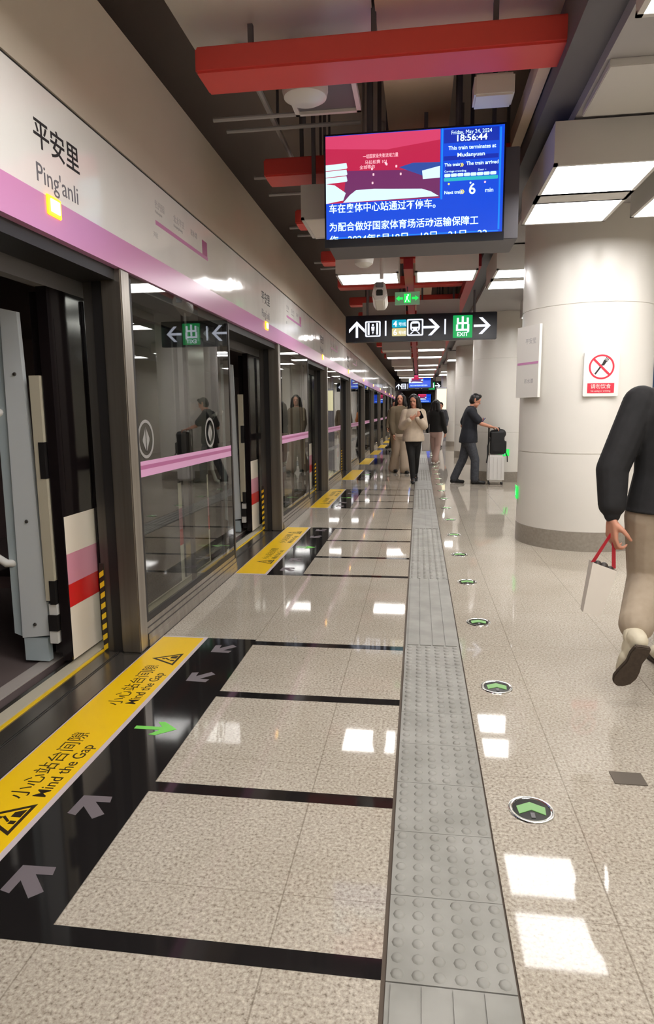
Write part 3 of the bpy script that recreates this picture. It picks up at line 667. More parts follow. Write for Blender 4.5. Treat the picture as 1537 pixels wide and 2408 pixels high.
exit_sign(-.19, 10.0, 2.995, .36, .18, 'green emergency exit sign hanging above the direction sign')
exit_sign(1.60, 13.4-PR-.004, .56, .20, .13, 'low green exit sign on the pillar behind the suitcase', hang=False)
exit_sign(1.66-PR*math.cos(math.radians(4))-.012, 7.06+PR*math.sin(math.radians(4)), .50, .20, .13, 'low green exit sign on the left edge of the near pillar', r=(-.07, -.997, 0), hang=False)

# ------------------------------------------------------------------ screens
def big_screen(x0, y, z0, w, h, label, detail=True):
    t = empty('information_screen', (x0+w/2, y, z0), label, 'screen', 'hanging information screens')
    MB().box(x0-.012, x0+w+.012, y, y+.07, z0-.012, z0+h+.012, M['signblk']).box(x0-.012, x0+w+.012, y-.008, y+.0, z0-.055, z0+.003, M['signblk']).obj('bezel', t)
    MB().box(x0-.0, x0+w+.12, y+.075, y+.50, z0-.03, z0+h-.12, M['dkgrey']).obj('housing', t, bevel=.006)
    for x in (x0+.3, x0+w-.3): MB().tube([(x, y+.28, z0+h-.13), (x, y+.28, 4.4)], .025, M['dkgrey']).obj('rod', t)
    def R(mb, u0, u1, v0, v1, mm, d): mb.prism([(u0*w, v0*h), (u1*w, v0*h), (u1*w, v1*h), (u0*w, v1*h)], face_y(x0, y, z0), d, M[mm]); return mb
    def Pp(mb, ps, mm, d): mb.prism([(a*w, b*h) for a, b in ps], face_y(x0, y, z0), d, M[mm]); return mb
    b = MB(); R(b, 0, 1, 0, 1, 'scr', .001); R(b, .02, .98, .012, .022, 'scrlt', .0016); R(b, .655, .665, .34, 1, 'scrlt', .0016); R(b, .975, .985, .03, .98, 'scrlt', .0016); R(b, .67, .97, .86, .985, 'scrdk', .0016); R(b, .67, .97, .70, .74, 'scrdk', .0016); R(b, .68, .97, .58, .66, 'scrdk', .0016)
    b.obj('display', t)
    v = MB(); R(v, .0, .65, .355, .995, 'scrred', .002); Pp(v, [(0, .995), (.65, .995), (.65, .9), (.35, .84), (0, .88)], 'scrpink', .0024)
    Pp(v, [(.12, .66), (.42, .64), (.65, .60), (.65, .36), (.1, .36)], 'scrpurple', .0026)
    Pp(v, [(.42, .665), (.50, .70), (.65, .69), (.65, .55), (.55, .575)], 'scrnavy', .003)
    Pp(v, [(.55, .62), (.65, .655), (.65, .545), (.555, .54)], 'scrice', .0034)
    for q in (.0, .062, .124): Pp(v, [(0, .725-q), (.12, .735-q), (.125, .69-q), (.12, .682-q), (0, .67-q)], 'scrice', .0034)
    Pp(v, [(0, .545), (.05, .53), (.115, .45), (.10, .38), (0, .355)], 'scrice', .0034)
    Pp(v, [(.10, .358), (.14, .43), (.175, .472), (.28, .475), (.38, .465), (.55, .45), (.60, .42), (.645, .372)], 'scrice', .0034)
    v.obj('video_picture', t)
    def T(s, size, u, vv, mm='scrtext', width=None, align='LEFT', bold=0, d=.0042): return text(s, size, face_y(x0+u*w, y-d, z0+vv*h), M[mm], 'lettering', t, align=align, width=width, bold=bold, ext=.0003)
    if not detail:
        T('为配合做好国家体育场活动', .08, .05, .12, width=.8*w); return t
    T('车在奥体中心站通过不停车。', .066, .018, .270, width=.61*w, bold=.0008, d=.0019)
    T('为配合做好国家体育场活动运输保障工', .066, .018, .09, width=.85*w, bold=.0008)
    T('作，2024年5月18日、19日、21日、22', .06, .018, -.030, width=.90*w, bold=.0006)
    T('Friday, May 24, 2024', .036, .82, .937, width=.22*w, align='CENTER')
    T('18:56:44', .058, .82, .872, width=.165*w, align='CENTER', bold=.001)
    T('This train terminates at', .036, .825, .795, width=.26*w, align='CENTER', bold=.0005)
    T('Mudanyuan', .036, .82, .728, width=.15*w, align='CENTER', bold=.0005)
    T('This train', .028, .675, .645, width=.085*w, bold=.0005); T('»', .05, .762, .635, 'scryel', bold=.001)
    T('The train arrived', .034, .795, .645, width=.175*w, bold=.0005)
    T('Carriage crowding', .018, .675, .588, width=.12*w); T('Door  ▸', .018, .86, .588)
    c = MB()
    for q in range(8): c.prism(rrect((.675+q*.036)*w, (.675+q*.036+.033)*w, .545*h, .575*h, .006), face_y(x0, y, z0), .003, M['scrice'])
    c.prism(rrect(.672*w, .97*w, .505*h, .538*h, .006), face_y(x0, y, z0), .003, M['scrtealm'])
    for q, mm in ((.70, 'scryel'), (.82, 'scrice'), (.90, 'scrrose')): c.ring(q*w, .48*h, .001, .007, face_y(x0, y, z0), .003, M[mm], n=10)
    c.obj('crowding_bar', t)
    T('Next train', .030, .675, .385, bold=.0005); T('»', .06, .765, .38, 'scryel', bold=.001)
    T('6', .10, .83, .375, align='CENTER', bold=.0015); T('min', .04, .90, .385, bold=.0005)
    T('一组国家级失衡流域力量', .030, .215, .77, 'scrrose', width=.20*w); T('马拉松赛 101', .028, .225, .715, 'scrrose'); T('全城等你', .028, .195, .67, 'scrrose')
    d = MB()
    for u_, v_ in ((.262, .655), (.27, .60), (.265, .52), (.34, .70), (.345, .69), (.40, .665), (.425, .59)): d.prism(rrect(u_*w, u_*w+.012, v_*h, v_*h+.016, .003), face_y(x0, y, z0), .0036, M['scrrose'])
    d.obj('caption_mark', t)
    return t
big_screen(-.688, 5.0, 2.607, 1.255, .71, 'large blue and red information screen hanging near the camera')
big_screen(-.52, 33.0, 2.50, 1.06, .60, 'distant blue and red information screen in front of the distant sign', False)
big_screen(-.1, 60.0, 2.1, 1.1, .75, 'farthest blue information screen at the end of the platform', False)
# lit poster boxes far away
for i, (x, y) in enumerate(((1.0, 30.2),)):
    t = empty('poster_box', (x, y, 1.3), 'pale yellow lit poster box between the far pillars', 'poster')
    MB().box(x-.25, x+.25, y, y+.12, .0, 2.4, M['dkgrey']).obj('case', t, bevel=.01)
    MB().box(x-.22, x+.22, y-.004, y, 1.42, 2.33, M['poster']).obj('lit_face', t)
# hanging camera
t = empty('security_camera', (-.43, 7.5, 2.7), 'white security camera hanging on a pole below the blue screen', 'camera')
MB().tube([(-.415, 7.5, 4.4), (-.425, 7.5, 2.80)], .022, M['ltgrey']).obj('pole', t, smooth=True)
a = MB().prism([(-.085, -.06), (-.055, .09), (.055, .09), (.085, -.06), (.05, -.125), (-.05, -.125)], frame((-.44, 7.38, 2.67), (1, 0, 0), (0, .28, .96)), -.26, M['white']).obj('shell', t, bevel=.01)
MB().box(-.475, -.405, 7.352, 7.378, 2.595, 2.665, M['discblk']).obj('lens', t, bevel=.008)
MB().box(-.48, -.40, 7.358, 7.40, 2.69, 2.74, M['midgrey']).obj('hood', t, bevel=.006)

# ------------------------------------------------------------------ things on the near pillar
th = math.radians(205); nrm = Vector((math.cos(th), math.sin(th), 0)); tan = Vector((-math.sin(th), math.cos(th), 0))
c = Vector((1.66, 7.06, 0))+nrm*(PR+.012)
t = empty('notice_board', (c.x, c.y, 1.48), 'white notice board with a pink line on the left side of the near pillar', 'notice board')
tf = frame(c, tan, (0, 0, 1))
MB().prism([(-.20, 1.48), (.17, 1.48), (.17, 2.17), (-.20, 2.17)], tf, .028, M['white']).obj('board', t)
tf2 = frame(c+nrm*.0285, tan, (0, 0, 1))
MB().prism([(-.185, 1.80), (.165, 1.80), (.165, 1.822), (-.185, 1.822)], tf2, .0008, M['pink']).obj('pink_line', t)
tf3 = tf2.copy(); tf3.translation = c+nrm*.0285+tan*-.06+Vector((0, 0, 2.0)); text('平安里', .06, tf3, M['grey'], 'lettering', t)
tf3 = tf2.copy(); tf3.translation = c+nrm*.0285+tan*-.06+Vector((0, 0, 1.62)); text('积水潭', .05, tf3, M['grey'], 'lettering', t)
th = math.radians(269.5); nrm = Vector((math.cos(th), math.sin(th), 0)); tan = Vector((-math.sin(th), math.cos(th), 0))
c = Vector((1.66, 7.06, 0))+nrm*(PR-.012)
t = empty('prohibition_sign', (c.x, c.y, 1.48), 'white sign with red slashed circle on the near pillar', 'sign')
tf = frame(c, tan, (0, 0, 1))
MB().prism(rrect(-.155, .155, 1.475, 1.875, .012), tf, .03, M['white']).obj('board', t)
tf = frame(c+nrm*.0305, tan, (0, 0, 1)); r = .112; cv = 1.742
p = MB().ring(0, cv, r*.86, r, tf, .001, M['noyred'], n=40)
p.obj('red_circle', t)
s2 = MB().prism([(-r*.68, cv+r*.56), (-r*.56, cv+r*.68), (r*.68, cv-r*.56), (r*.56, cv-r*.68)], tf, .0014, M['noyred']).obj('slash', t)
f = MB().prism([(-.062, cv-.062), (-.05, cv-.07), (.012, cv+.018), (.0, cv+.026)], tf, .0008, M['seam']).prism([(.0, cv+.02), (.02, cv+.01), (.045, cv+.05), (.02, cv+.066)], tf, .0008, M['seam'])
for q in range(3): f.prism([(.022+q*.010, cv+.060-q*.006), (.027+q*.010, cv+.057-q*.006), (.047+q*.010, cv+.088-q*.006), (.042+q*.010, cv+.091-q*.006)], tf, .0008, M['seam'])
f.obj('fork_symbol', t)
rb = MB().prism([(-.118, 1.505), (.118, 1.505), (.118, 1.595), (-.118, 1.595)], tf, .001, M['noyred']).obj('red_label', t)
tf3 = frame(c+nrm*.032+Vector((0, 0, 1.55)), tan, (0, 0, 1)); text('请勿饮食', .045, tf3, M['white'], 'lettering', rb, align='CENTER')
tf3 = frame(c+nrm*.032+Vector((0, 0, 1.518)), tan, (0, 0, 1)); text('No eating or drinking', .02, tf3, M['white'], 'lettering', rb, align='CENTER')
t = empty('wall_panel', (2.75, 8.9, 1.4), 'dark blue panel seen past the right edge of the near pillar', 'panel')
MB().box(2.72, 3.6, 8.9, 8.98, 0, 2.05, M['bluepanel']).obj('board', t, bevel=.01)
MB().box(2.70, 3.62, 8.88, 9.0, 2.05, 2.5, M['dkgrey']).obj('header', t, bevel=.01)

# ------------------------------------------------------------------ people
def organic(mb, name, parent, m, voxel=.009, smooth=3, clip=None, world=None):
    """fuse the overlapping shapes of mb into one continuous skin"""
    me = mb.mesh(name+'_shape'); o = bpy.data.objects.new(name, me); COL.objects.link(o)
    r = o.modifiers.new('fuse', 'REMESH'); r.mode = 'VOXEL'; r.voxel_size = voxel; r.use_smooth_shade = True
    s = o.modifiers.new('soft', 'SMOOTH'); s.factor = .5; s.iterations = smooth
    bpy.context.view_layer.update()
    new = bpy.data.meshes.new_from_object(o.evaluated_get(bpy.context.evaluated_depsgraph_get()))
    bpy.data.objects.remove(o); bpy.data.meshes.remove(me)
    new.materials.clear(); new.materials.append(m)
    new.polygons.foreach_set('material_index', [0]*len(new.polygons))
    if clip: clip(new)
    new.polygons.foreach_set('use_smooth', [True]*len(new.polygons))
    o = bpy.data.objects.new(name, new); COL.objects.link(o)
    if parent: o.parent = parent
    return o
V = Vector
def hand_shapes(mb, wrist, d, palm, thumb, curl=(.5, .6, .5), s=1.0, tspread=.7, m=None):
    """palm and five fingers; d finger direction, palm = palm normal, thumb = side of the thumb"""
    m = m or M['skin']; wrist, d, palm, thumb = V(wrist), V(d).normalized(), V(palm).normalized(), V(thumb).normalized()
    kn = []
    for i, off in enumerate((.030, .010, -.011, -.030)):
        L = (.082, .086, .081, .073)[i]*s; p = wrist+d*L+thumb*off*s
        mb.cone(wrist+thumb*off*.62*s+d*.008, p, .0155*s, .0115*s, m, n=10, h=3); kn.append(p)
    fl_ = ((.040, .024, .019), (.045, .028, .020), (.041, .026, .020), (.032, .019, .017))
    for i, p in enumerate(kn):
        a = 0; q = p
        for j in range(3):
            a += curl[j]; dirn = d*math.cos(a)+palm*math.sin(a); e = q+dirn*fl_[i][j]*s
            mb.cone(q, e, (.0098-.0012*j)*s, (.0088-.0012*j)*s, m, n=8, h=3); q = e
    b = wrist+d*.022*s+thumb*.026*s+palm*.006*s
    t1 = b+(d*.55+thumb*tspread+palm*.35).normalized()*.036*s; t2 = t1+(d*.75+thumb*.2+palm*.55).normalized()*.032*s; t3 = t2+(d*.7-thumb*.15+palm*.6).normalized()*.026*s
    mb.cone(b, t1, .0155*s, .012*s, m, n=10, h=3); mb.cone(t1, t2, .012*s, .010*s, m, n=8, h=3); mb.cone(t2, t3, .010*s, .008*s, m, n=8, h=3)
def person(label, loc, rotz, J, look, voxel=.009):
    """J: joints in local space (facing +y, z up). look: clothes"""
    g = lambda k: V(J[k])
    body = MB(); sk = M['skin']; sc = J.get('scale', 1.0); fem = look.get('fem', False)
    hip, chest, neck, head = g('hip'), g('chest'), g('neck'), g('head')
    sw = .17 if fem else .195
    def torso(mb, m, e=0, hem=None, flare=0):
        ax = (neck-hip); up = ax.normalized()
        prof = [(-.12, .125, .10), (0, .155 if not fem else .16, .115), (.16, .145 if not fem else .135, .11), (.30, .158 if not fem else .145, .115), (.42, .172 if not fem else .150, .11), (.50, .150 if not fem else .13, .09), (.555, .075, .065)]
        L = ax.length/.56
        rings = []
        if hem is not None:          # the garment starts at its hem
            zh = (hem-hip.z)/L
            for q in range(len(prof)-1):
                if prof[q][0] <= zh < prof[q+1][0] or (q == 0 and zh < prof[0][0]):
                    f = max(0, (zh-prof[q][0])/(prof[q+1][0]-prof[q][0]))
                    st = (zh, prof[q][1]+(prof[q+1][1]-prof[q][1])*f+(.012 if zh < 0 else 0), prof[q][2]+(prof[q+1][2]-prof[q][2])*f+.006)
            prof = [st]+[p for p in prof if p[0] > zh+.01]
        for z, rx, ry in prof:
            c = hip+up*z*L; k = max(0, .25-z)*flare
            rings.append((c.x, c.y, c.z, rx*sc+e+k, ry*sc+e+k))
        mb.loft(rings, m)
    def limb(mb, a, b, r0, r1, e=0, m=sk, e1=None): mb.cone(g(a) if isinstance(a, str) else a, g(b) if isinstance(b, str) else b, r0+e, r1+(e if e1 is None else e1), m)
    torso(body, sk)
    # head, neck, face
    F = V(J.get('face', (0, 1, 0))).normalized(); Rt = F.cross(V((0, 0, 1))).normalized(); U = Rt.cross(F)
    body.cone(neck-V((0, 0, .03)), head-U*.05, .055, .05, sk)
    def ell(mb, c, rx, ry, rz, m, n=18, hh=9):
        vs = []; 
        for j in range(hh+1):
            ph = math.pi*j/hh
            for i in range(n):
                t_ = 2*math.pi*i/n; vs.append(c+Rt*rx*math.sin(ph)*math.cos(t_)+F*ry*math.sin(ph)*math.sin(t_)+U*rz*math.cos(ph))
        mb.add(vs, [(j*n+i, j*n+(i+1) % n, (j+1)*n+(i+1) % n, (j+1)*n+i) for j in range(hh) for i in range(n)], m)
    hr = .074 if fem else .078
    ell(body, head+U*.025, hr, .092, .095, sk); ell(body, head-U*.05+F*.022, hr*.78, .068, .07, sk)
    body.cone(head+F*.083+U*.012, head+F*.103-U*.022, .008, .013, sk, n=8, h=3)
    body.cone(head-U*.098+F*.062, head-U*.10+F*.068, .018, .018, sk, n=8, h=3)
    body.cone(head+F*.078+U*.03-Rt*.03, head+F*.078+U*.03+Rt*.03, .014, .014, sk, n=8, h=3)
    body.cone(head+F*.078-U*.052-Rt*.016, head+F*.078-U*.052+Rt*.016, .010, .010, sk, n=8, h=3)
    for s in (-1, 1): body.cone(head+Rt*s*hr*.98-U*.025-F*.008, head+Rt*s*hr*1.08+U*.028-F*.016, .012, .015, sk, n=8, h=3)
    arms = (('shL', 'elL', 'wrL'), ('shR', 'elR', 'wrR')); legs = (('hpL', 'knL', 'anL', 'toL'), ('hpR', 'knR', 'anR', 'toR'))
    for a, b, c in arms: limb(body, a, b, .047*sc, .037*sc); limb(body, b, c, .038*sc, .026*sc)
    def foot(c, d):
        D = g(d)-g(c); fw = V(J['fw'+c[-1]]) if 'fw'+c[-1] in J else V((D.x, D.y, 0)); fw.normalize()
        X_ = V((1, 0, 0)) if abs(fw.x) < .9 else V((0, -1, 0)); sd = (X_-fw*X_.dot(fw)).normalized(); return fw, sd, sd.cross(fw)
    for a, b, c, d in legs:
        fw, sd, nn = foot(c, d)
        limb(body, a, b, .085*sc, .055*sc); limb(body, b, c, .056*sc, .036*sc); limb(body, c, g(c)+fw*.11-nn*.05, .034*sc, .022*sc)
    for key in ('handL', 'handR'):
        if key in J: hand_shapes(body, **J[key])
    root = organic(body, 'person', None, sk, voxel=voxel, smooth=2)
    root.location = loc; root.rotation_euler = (0, 0, rotz); tag(root, label, 'person')
    # eyes and mouth
    f = MB()
    for s in (-1, 1): ell(f, head+F*.083+Rt*s*.031+U*.012, .013, .006, .007, M['eye'], n=10, hh=6)
    o = f.obj('eyes'); o.parent = root
    f = MB(); ell(f, head+F*.086-U*.053, .024, .006, .008, M['lip'], n=10, hh=6); o = f.obj('mouth'); o.parent = root
    # clothes
    top = look['top']; e = top.get('e', .018); tm = M[top['m']]
    mb = MB(); torso(mb, tm, e, top.get('hem'), top.get('flare', 0))
    for a, b, c in arms:
        if top.get('sleeve', 'long') == 'long':
            limb(mb, a, b, .052*sc, .044*sc, e, tm); w = g(c)-(g(c)-g(b)).normalized()*.012
            if top.get('cuff'):
                q = g(b).lerp(g(c), .72); limb(mb, b, q, .044*sc, .034*sc, e, tm); mb.cone(q, w, .040, .036, tm)
            else: limb(mb, b, w, .044*sc, .030*sc, e, tm, e1=e*.75)
            if top.get('baggy'):
                md = g(b).lerp(g(c), .55); mb.cone(g(b).lerp(g(c), .25), md, .062, .064, tm)
                mb.cone(g(b).lerp(g(c), .0), g(b).lerp(g(a), .5), .066, .062, tm)
        else:
            limb(mb, a, g(a).lerp(g(b), .72), .054*sc, .054*sc, e, tm)
    if top.get('hood'): mb.loft([(neck.x, neck.y-.06, neck.z-.07, .12, .08), (neck.x, neck.y-.07, neck.z, .125, .085), (neck.x, neck.y-.06, neck.z+.06, .10, .07)], tm)
    if top.get('collar'): mb.loft([(neck.x, neck.y-.005, neck.z-.05, .085, .08), (neck.x, neck.y, neck.z+.02, .07, .066)], tm)
    o = organic(mb, top.get('name', 'shirt'), root, tm, voxel=voxel, smooth=4)
    if top.get('own'): o['label'] = top['own']
    bt = look['bottom']; be = bt.get('e', .016); bm_ = M[bt['m']]
    mb = MB(); mb.loft([(hip.x, hip.y, hip.z-.17, .09*sc+be, .09*sc+be), (hip.x, hip.y, hip.z-.11, .14*sc+be, .112*sc+be), (hip.x, hip.y, hip.z, .155*sc+be*.6, .115*sc+be*.6), (hip.x, hip.y, hip.z+.10, .14*sc+be*.4, .105*sc+be*.4)], bm_)
    for a, b, c, d in legs:
        limb(mb, a, b, .088*sc, .060*sc, be, bm_); tt = g(b).lerp(g(c), bt.get('len', .93)); w = bt.get('w', .0)
        limb(mb, b, tt, .060*sc, .042*sc+w, be, bm_)
        if bt.get('roll'): mb.cone(g(b).lerp(tt, .9), tt, .058, .056, bm_)
    organic(mb, bt.get('name', 'trousers'), root, bm_, voxel=voxel, smooth=4)
    # shoes
    for a, b, c, d in legs:
        an = g(c); fwd, side_, nn = foot(c, d); to = an+fwd*.15-nn*.055*1.0
        mb = MB(); base = an-nn*.050-fwd*.035
        mb.cone(an-nn*.01-fwd*.015, an+fwd*.05-nn*.02, .042*sc, .040*sc, M[look['shoe']], n=12)
        mb.cone(an-nn*.02-fwd*.02, base, .044*sc, .037*sc, M[look['shoe']], n=12); mb.cone(base, base+fwd*.02, .036*sc, .036*sc, M[look['shoe']], n=12); mb.cone(base+fwd*.06, to+fwd*.02-nn*.004, .036*sc, .032*sc, M[look['shoe']], n=12)
        for s in (-1, 1): mb.cone(base+fwd*.12+side_*s*.014, to+side_*s*.012-nn*.004, .033*sc, .028*sc, M[look['shoe']], n=10)
        sh = organic(mb, 'shoe', root, M[look['shoe']], voxel=min(voxel, .007), smooth=3)
        if look.get('sole'):
            sk_ = MB().cone(g(c)+nn*.0, g(c).lerp(g(b), .35), .046, .052, M['shoecream'], n=14).obj('sock', smooth='all'); sk_.parent = root
            pr = [(-.045, -.03), (-.048, .0), (-.045, .03), (.0, .037), (.06, .032), (.12, .043), (.17, .046), (.21, .036), (.232, .012), (.235, -.012), (.21, -.036), (.17, -.046), (.12, -.040), (.06, -.030), (.0, -.036)]
            tf = Matrix((fwd, side_, nn)).transposed().to_4x4(); tf.translation = an-nn*.101
            o = MB().prism([(x*1.0, y*1.12) for x, y in pr], tf, .020, M['sole']).obj('sole', bevel=.004); o.parent = sh
    # hair
    h = look['hair']; mb = MB(); hm = M['hair']
    ell(mb, head+U*.042-F*.014, hr+.012, .096, .092, hm)
    if h == 'short':
        ell(mb, head+U*.0-F*.034, hr+.008, .075, .088, hm); mb.cone(head+U*.10+F*.05-Rt*.03, head+U*.10+F*.05+Rt*.03, .034, .034, hm)
    else:
        L = look.get('hairlen', .3)
        for s in (-1, 0, 1):
            p0 = head+Rt*s*.055-F*.045+U*.02; p1 = head+Rt*s*.085-F*.06-U*.13; p2 = V((p1.x, p1.y-.01, p1.z-L))+Rt*s*.01+V(look.get('sweep', (0, 0, 0)))
            mb.cone(p0, p1, .062, .055, hm); mb.cone(p1, p2, .058, .022, hm)
        for s in (-1, 1): mb.cone(head+Rt*s*.068+U*.06+F*.03, head+Rt*s*.083-U*.10+F*.012, .024, .028, hm)
        if look.get('front'):
            s = look['front']; mb.cone(head+Rt*s*.08-U*.10+F*.01, head+Rt*s*.12-U*.32+F*.06, .04, .02, hm)
    organic(mb, 'hair', root, hm, voxel=min(voxel, .008), smooth=3)
    return root

# the man at right, walking away, seen from behind (local axes = world axes)
L0 = V((1.18, 3.2, 0))
J = dict(hip=(0, 0, .90), chest=(0, .01, 1.25), neck=(0, .0, 1.475), head=(.0, .02, 1.60), face=(0, 1, -.05),
         shL=(-.175, 0, 1.385), elL=(-.296, -.045, 1.085), wrL=(-.298, -.09, .865), shR=(.175, 0, 1.385), elR=(.27, .02, 1.09), wrR=(.26, .14, .88),
         hpL=(-.10, 0, .86), knL=(-.085, .05, .555), anL=(-.215, -.225, .345), toL=(-.19, -.135, .185), fwL=(-.16, .5, -.85), hpR=(.10, 0, .86), knR=(.12, .16, .47), anR=(.12, .28, .10), toR=(.12, .43, .03),
         handL=dict(wrist=(-.298, -.095, .855), d=(.02, -.02, -1), palm=(1, .15, 0), thumb=(.35, -.93, 0), curl=(.35, 1.1, .9), s=1.0),
         handR=dict(wrist=(.26, .145, .87), d=(0, .15, -1), palm=(-1, 0, 0), thumb=(0, 1, 0)))
man = person('person seen from behind in black jacket and khaki trousers, at the right edge', tuple(L0), 0, J,
             dict(top=dict(m='jblack', e=.028, baggy=True, cuff=True, name='jacket', hem=.885, flare=.12, collar=True), bottom=dict(m='khaki', e=.028, len=.80, w=.008, roll=True), shoe='shoecream', sole=True, hair='short'), voxel=.0065)
# his white bag with red straps
hb = V((.885, 3.095, .795))
bag = empty('carrier_bag', (.85, 3.10, .40), 'small white carrier bag with red straps in the hand of the man at right', 'bag')
b0 = [(.770, .655), (.905, .625), (.868, .45), (.800, .405), (.775, .43)]
fb = MB()
ty = 3.09
top_ = [(.80, ty-.03, .672), (.905, ty-.03, .625), (.905, ty+.035, .625), (.80, ty+.035, .672)]
top_[0] = (.795, ty-.03, .665); top_[3] = (.795, ty+.035, .665)
bot_ = [(.765, ty-.02, .425), (.845, ty-.02, .405), (.845, ty+.03, .405), (.765, ty+.03, .425)]
vs = top_+bot_+[tuple(V(p)*.985+V((.0128, ty*.015, .0095))) for p in top_]+[tuple(V(p)+V((0, 0, .01))) for p in bot_]
fb.add(vs, [(0, 1, 5, 4), (1, 2, 6, 5), (2, 3, 7, 6), (3, 0, 4, 7), (4, 5, 6, 7)], M['bagwhite'])
fb.obj('body', bag, smooth=True)
ct = MB()
for x, z, r in ((.822, .650, .019), (.85, .640, .021), (.878, .626, .017)): ct.cone((x, ty+.003, z-.02), (x+.004, ty+.008, z+.0), r, r*.9, M['bagdark'], n=10)
ct.obj('contents', bag, smooth='all')
for x, z, dy in ((.80, .662, -.012), (.90, .628, .012)):
    s = MB(); p0 = V((x, ty+dy, z)); p1 = hb+V((.004 if x > .85 else -.006, 0, 0)); d = (p1-p0); w = V((.010, .004, 0))
    s.add([p0-w, p0+w, p1+w*.8, p1-w*.8, p0-w+V((0, .004, 0)), p0+w+V((0, .004, 0)), p1+w*.8+V((0, .004, 0)), p1-w*.8+V((0, .004, 0))], [(0, 1, 2, 3), (7, 6, 5, 4), (0, 4, 5, 1), (1, 5, 6, 2), (2, 6, 7, 3), (3, 7, 4, 0)], M['baghandle'])
    s.obj('strap', bag)

# man with the suitcase: faces +x, looks at his phone.  local +y = world +x
J = dict(hip=(0, -.02, .86), chest=(0, .0, 1.2), neck=(0, .015, 1.42), head=(0, .085, 1.535), face=(0, 1, -.38),
         shL=(.165, .0, 1.335), elL=(.20, .18, 1.12), wrL=(.14, .37, 1.06), shR=(-.165, -.02, 1.335), elR=(-.21, -.12, 1.07), wrR=(-.16, .12, 1.12),
         hpL=(.09, -.02, .83), knL=(.10, .10, .46), anL=(.10, .10, .09), toL=(.10, .25, .03), hpR=(-.09, -.02, .83), knR=(-.09, -.11, .45), anR=(-.09, -.27, .09), toR=(-.10, -.12, .03),
         handL=dict(wrist=(.14, .38, 1.058), d=(-.1, 1, -.15), palm=(0, -.1, -1), thumb=(-1, 0, 0), curl=(.4, .8, .7)),
         handR=dict(wrist=(-.16, .13, 1.12), d=(.1, .95, .25), palm=(.35, -.2, .9), thumb=(0, -.3, .95), curl=(.3, .5, .5)))
man2 = person('person in navy polo shirt and grey jeans pushing a suitcase while reading a phone', (.93, 12.42, 0), -math.pi/2, J,
              dict(top=dict(m='navy', e=.022, sleeve='short', name='shirt', hem=.77, flare=.12, collar=True), bottom=dict(m='denim', e=.020, len=.97, w=.012), shoe='shoeblk', hair='short'))
t = empty('phone', (1.17, 12.57, 1.16), 'dark phone in the hand of the person in the navy shirt', 'phone')
tf = frame((1.165, 12.565, 1.155), (0, 1, 0), (.62, 0, .78))
MB().prism(rrect(-.036, .036, -.06, .085, .01), tf, .009, M['phone']).obj('case', t)
MB().prism(rrect(-.033, .033, -.055, .08, .008), tf, -.0005, M['scrdk']).obj('display', t)
# suitcase and backpack
sc_ = empty('suitcase', (1.42, 12.36, 0), 'white rolling suitcase under the black backpack', 'suitcase')
b = MB().box(1.255, 1.555, 12.25, 12.47, .05, .55, M['casewht']).obj('shell', sc_, bevel=.035)
m = MB()
for q in range(4): m.box(1.29+q*.07, 1.31+q*.07, 12.244, 12.25, .10, .50, M['casewht'])
m.obj('rib', sc_)
for x in (1.29, 1.52):
    for y in (12.28, 12.44):
        MB().lathe([(.001, -.014), (.024, -.012), (.026, 0), (.024, .012), (.001, .014)], (x, y, .026), M['shoeblk'], n=16, ax='x').obj('wheel', sc_, smooth=True)
MB().tube([(1.27, 12.30, .54), (1.27, 12.30, 1.03), (1.275, 12.30, 1.045)], .010, M['darksteel']).tube([(1.27, 12.42, .54), (1.27, 12.42, 1.03), (1.275, 12.42, 1.045)], .010, M['darksteel']).tube([(1.275, 12.29, 1.045), (1.275, 12.43, 1.045)], .016, M['rubber']).obj('handle', sc_, smooth=True)
bp_ = empty('backpack', (1.42, 12.36, .55), 'black backpack standing on the white suitcase', 'backpack')
mb = MB(); mb.box(1.30, 1.545, 12.27, 12.45, .56, .97, M['bagpack']); mb.box(1.52, 1.585, 12.29, 12.43, .58, .80, M['bagpack'])
mb.cone((1.36, 12.36, .92), (1.49, 12.36, .93), .09, .09, M['bagpack'])
organic(mb, 'body', bp_, M['bagpack'], voxel=.012, smooth=4); bp_.children[0].location = (-1.42, -12.36, -.55)
MB().tube([(1.40, 12.36, .985), (1.405, 12.36, 1.03), (1.45, 12.36, 1.04), (1.475, 12.36, .99)], .012, M['bagpack']).obj('carry_loop', bp_, smooth=True)
MB().box(1.33, 1.50, 12.255, 12.28, .60, .76, M['bagpack']).obj('pocket', bp_, bevel=.012)
MB().tube([(1.29, 12.29, .86), (1.245, 12.28, .70), (1.25, 12.28, .52), (1.235, 12.28, .40)], .012, M['bagpack']).obj('strap', bp_, smooth=True)
MB().tube([(1.57, 12.29, .60), (1.60, 12.28, .52), (1.605, 12.28, .42)], .009, M['bagpack']).obj('strap', bp_, smooth=True)

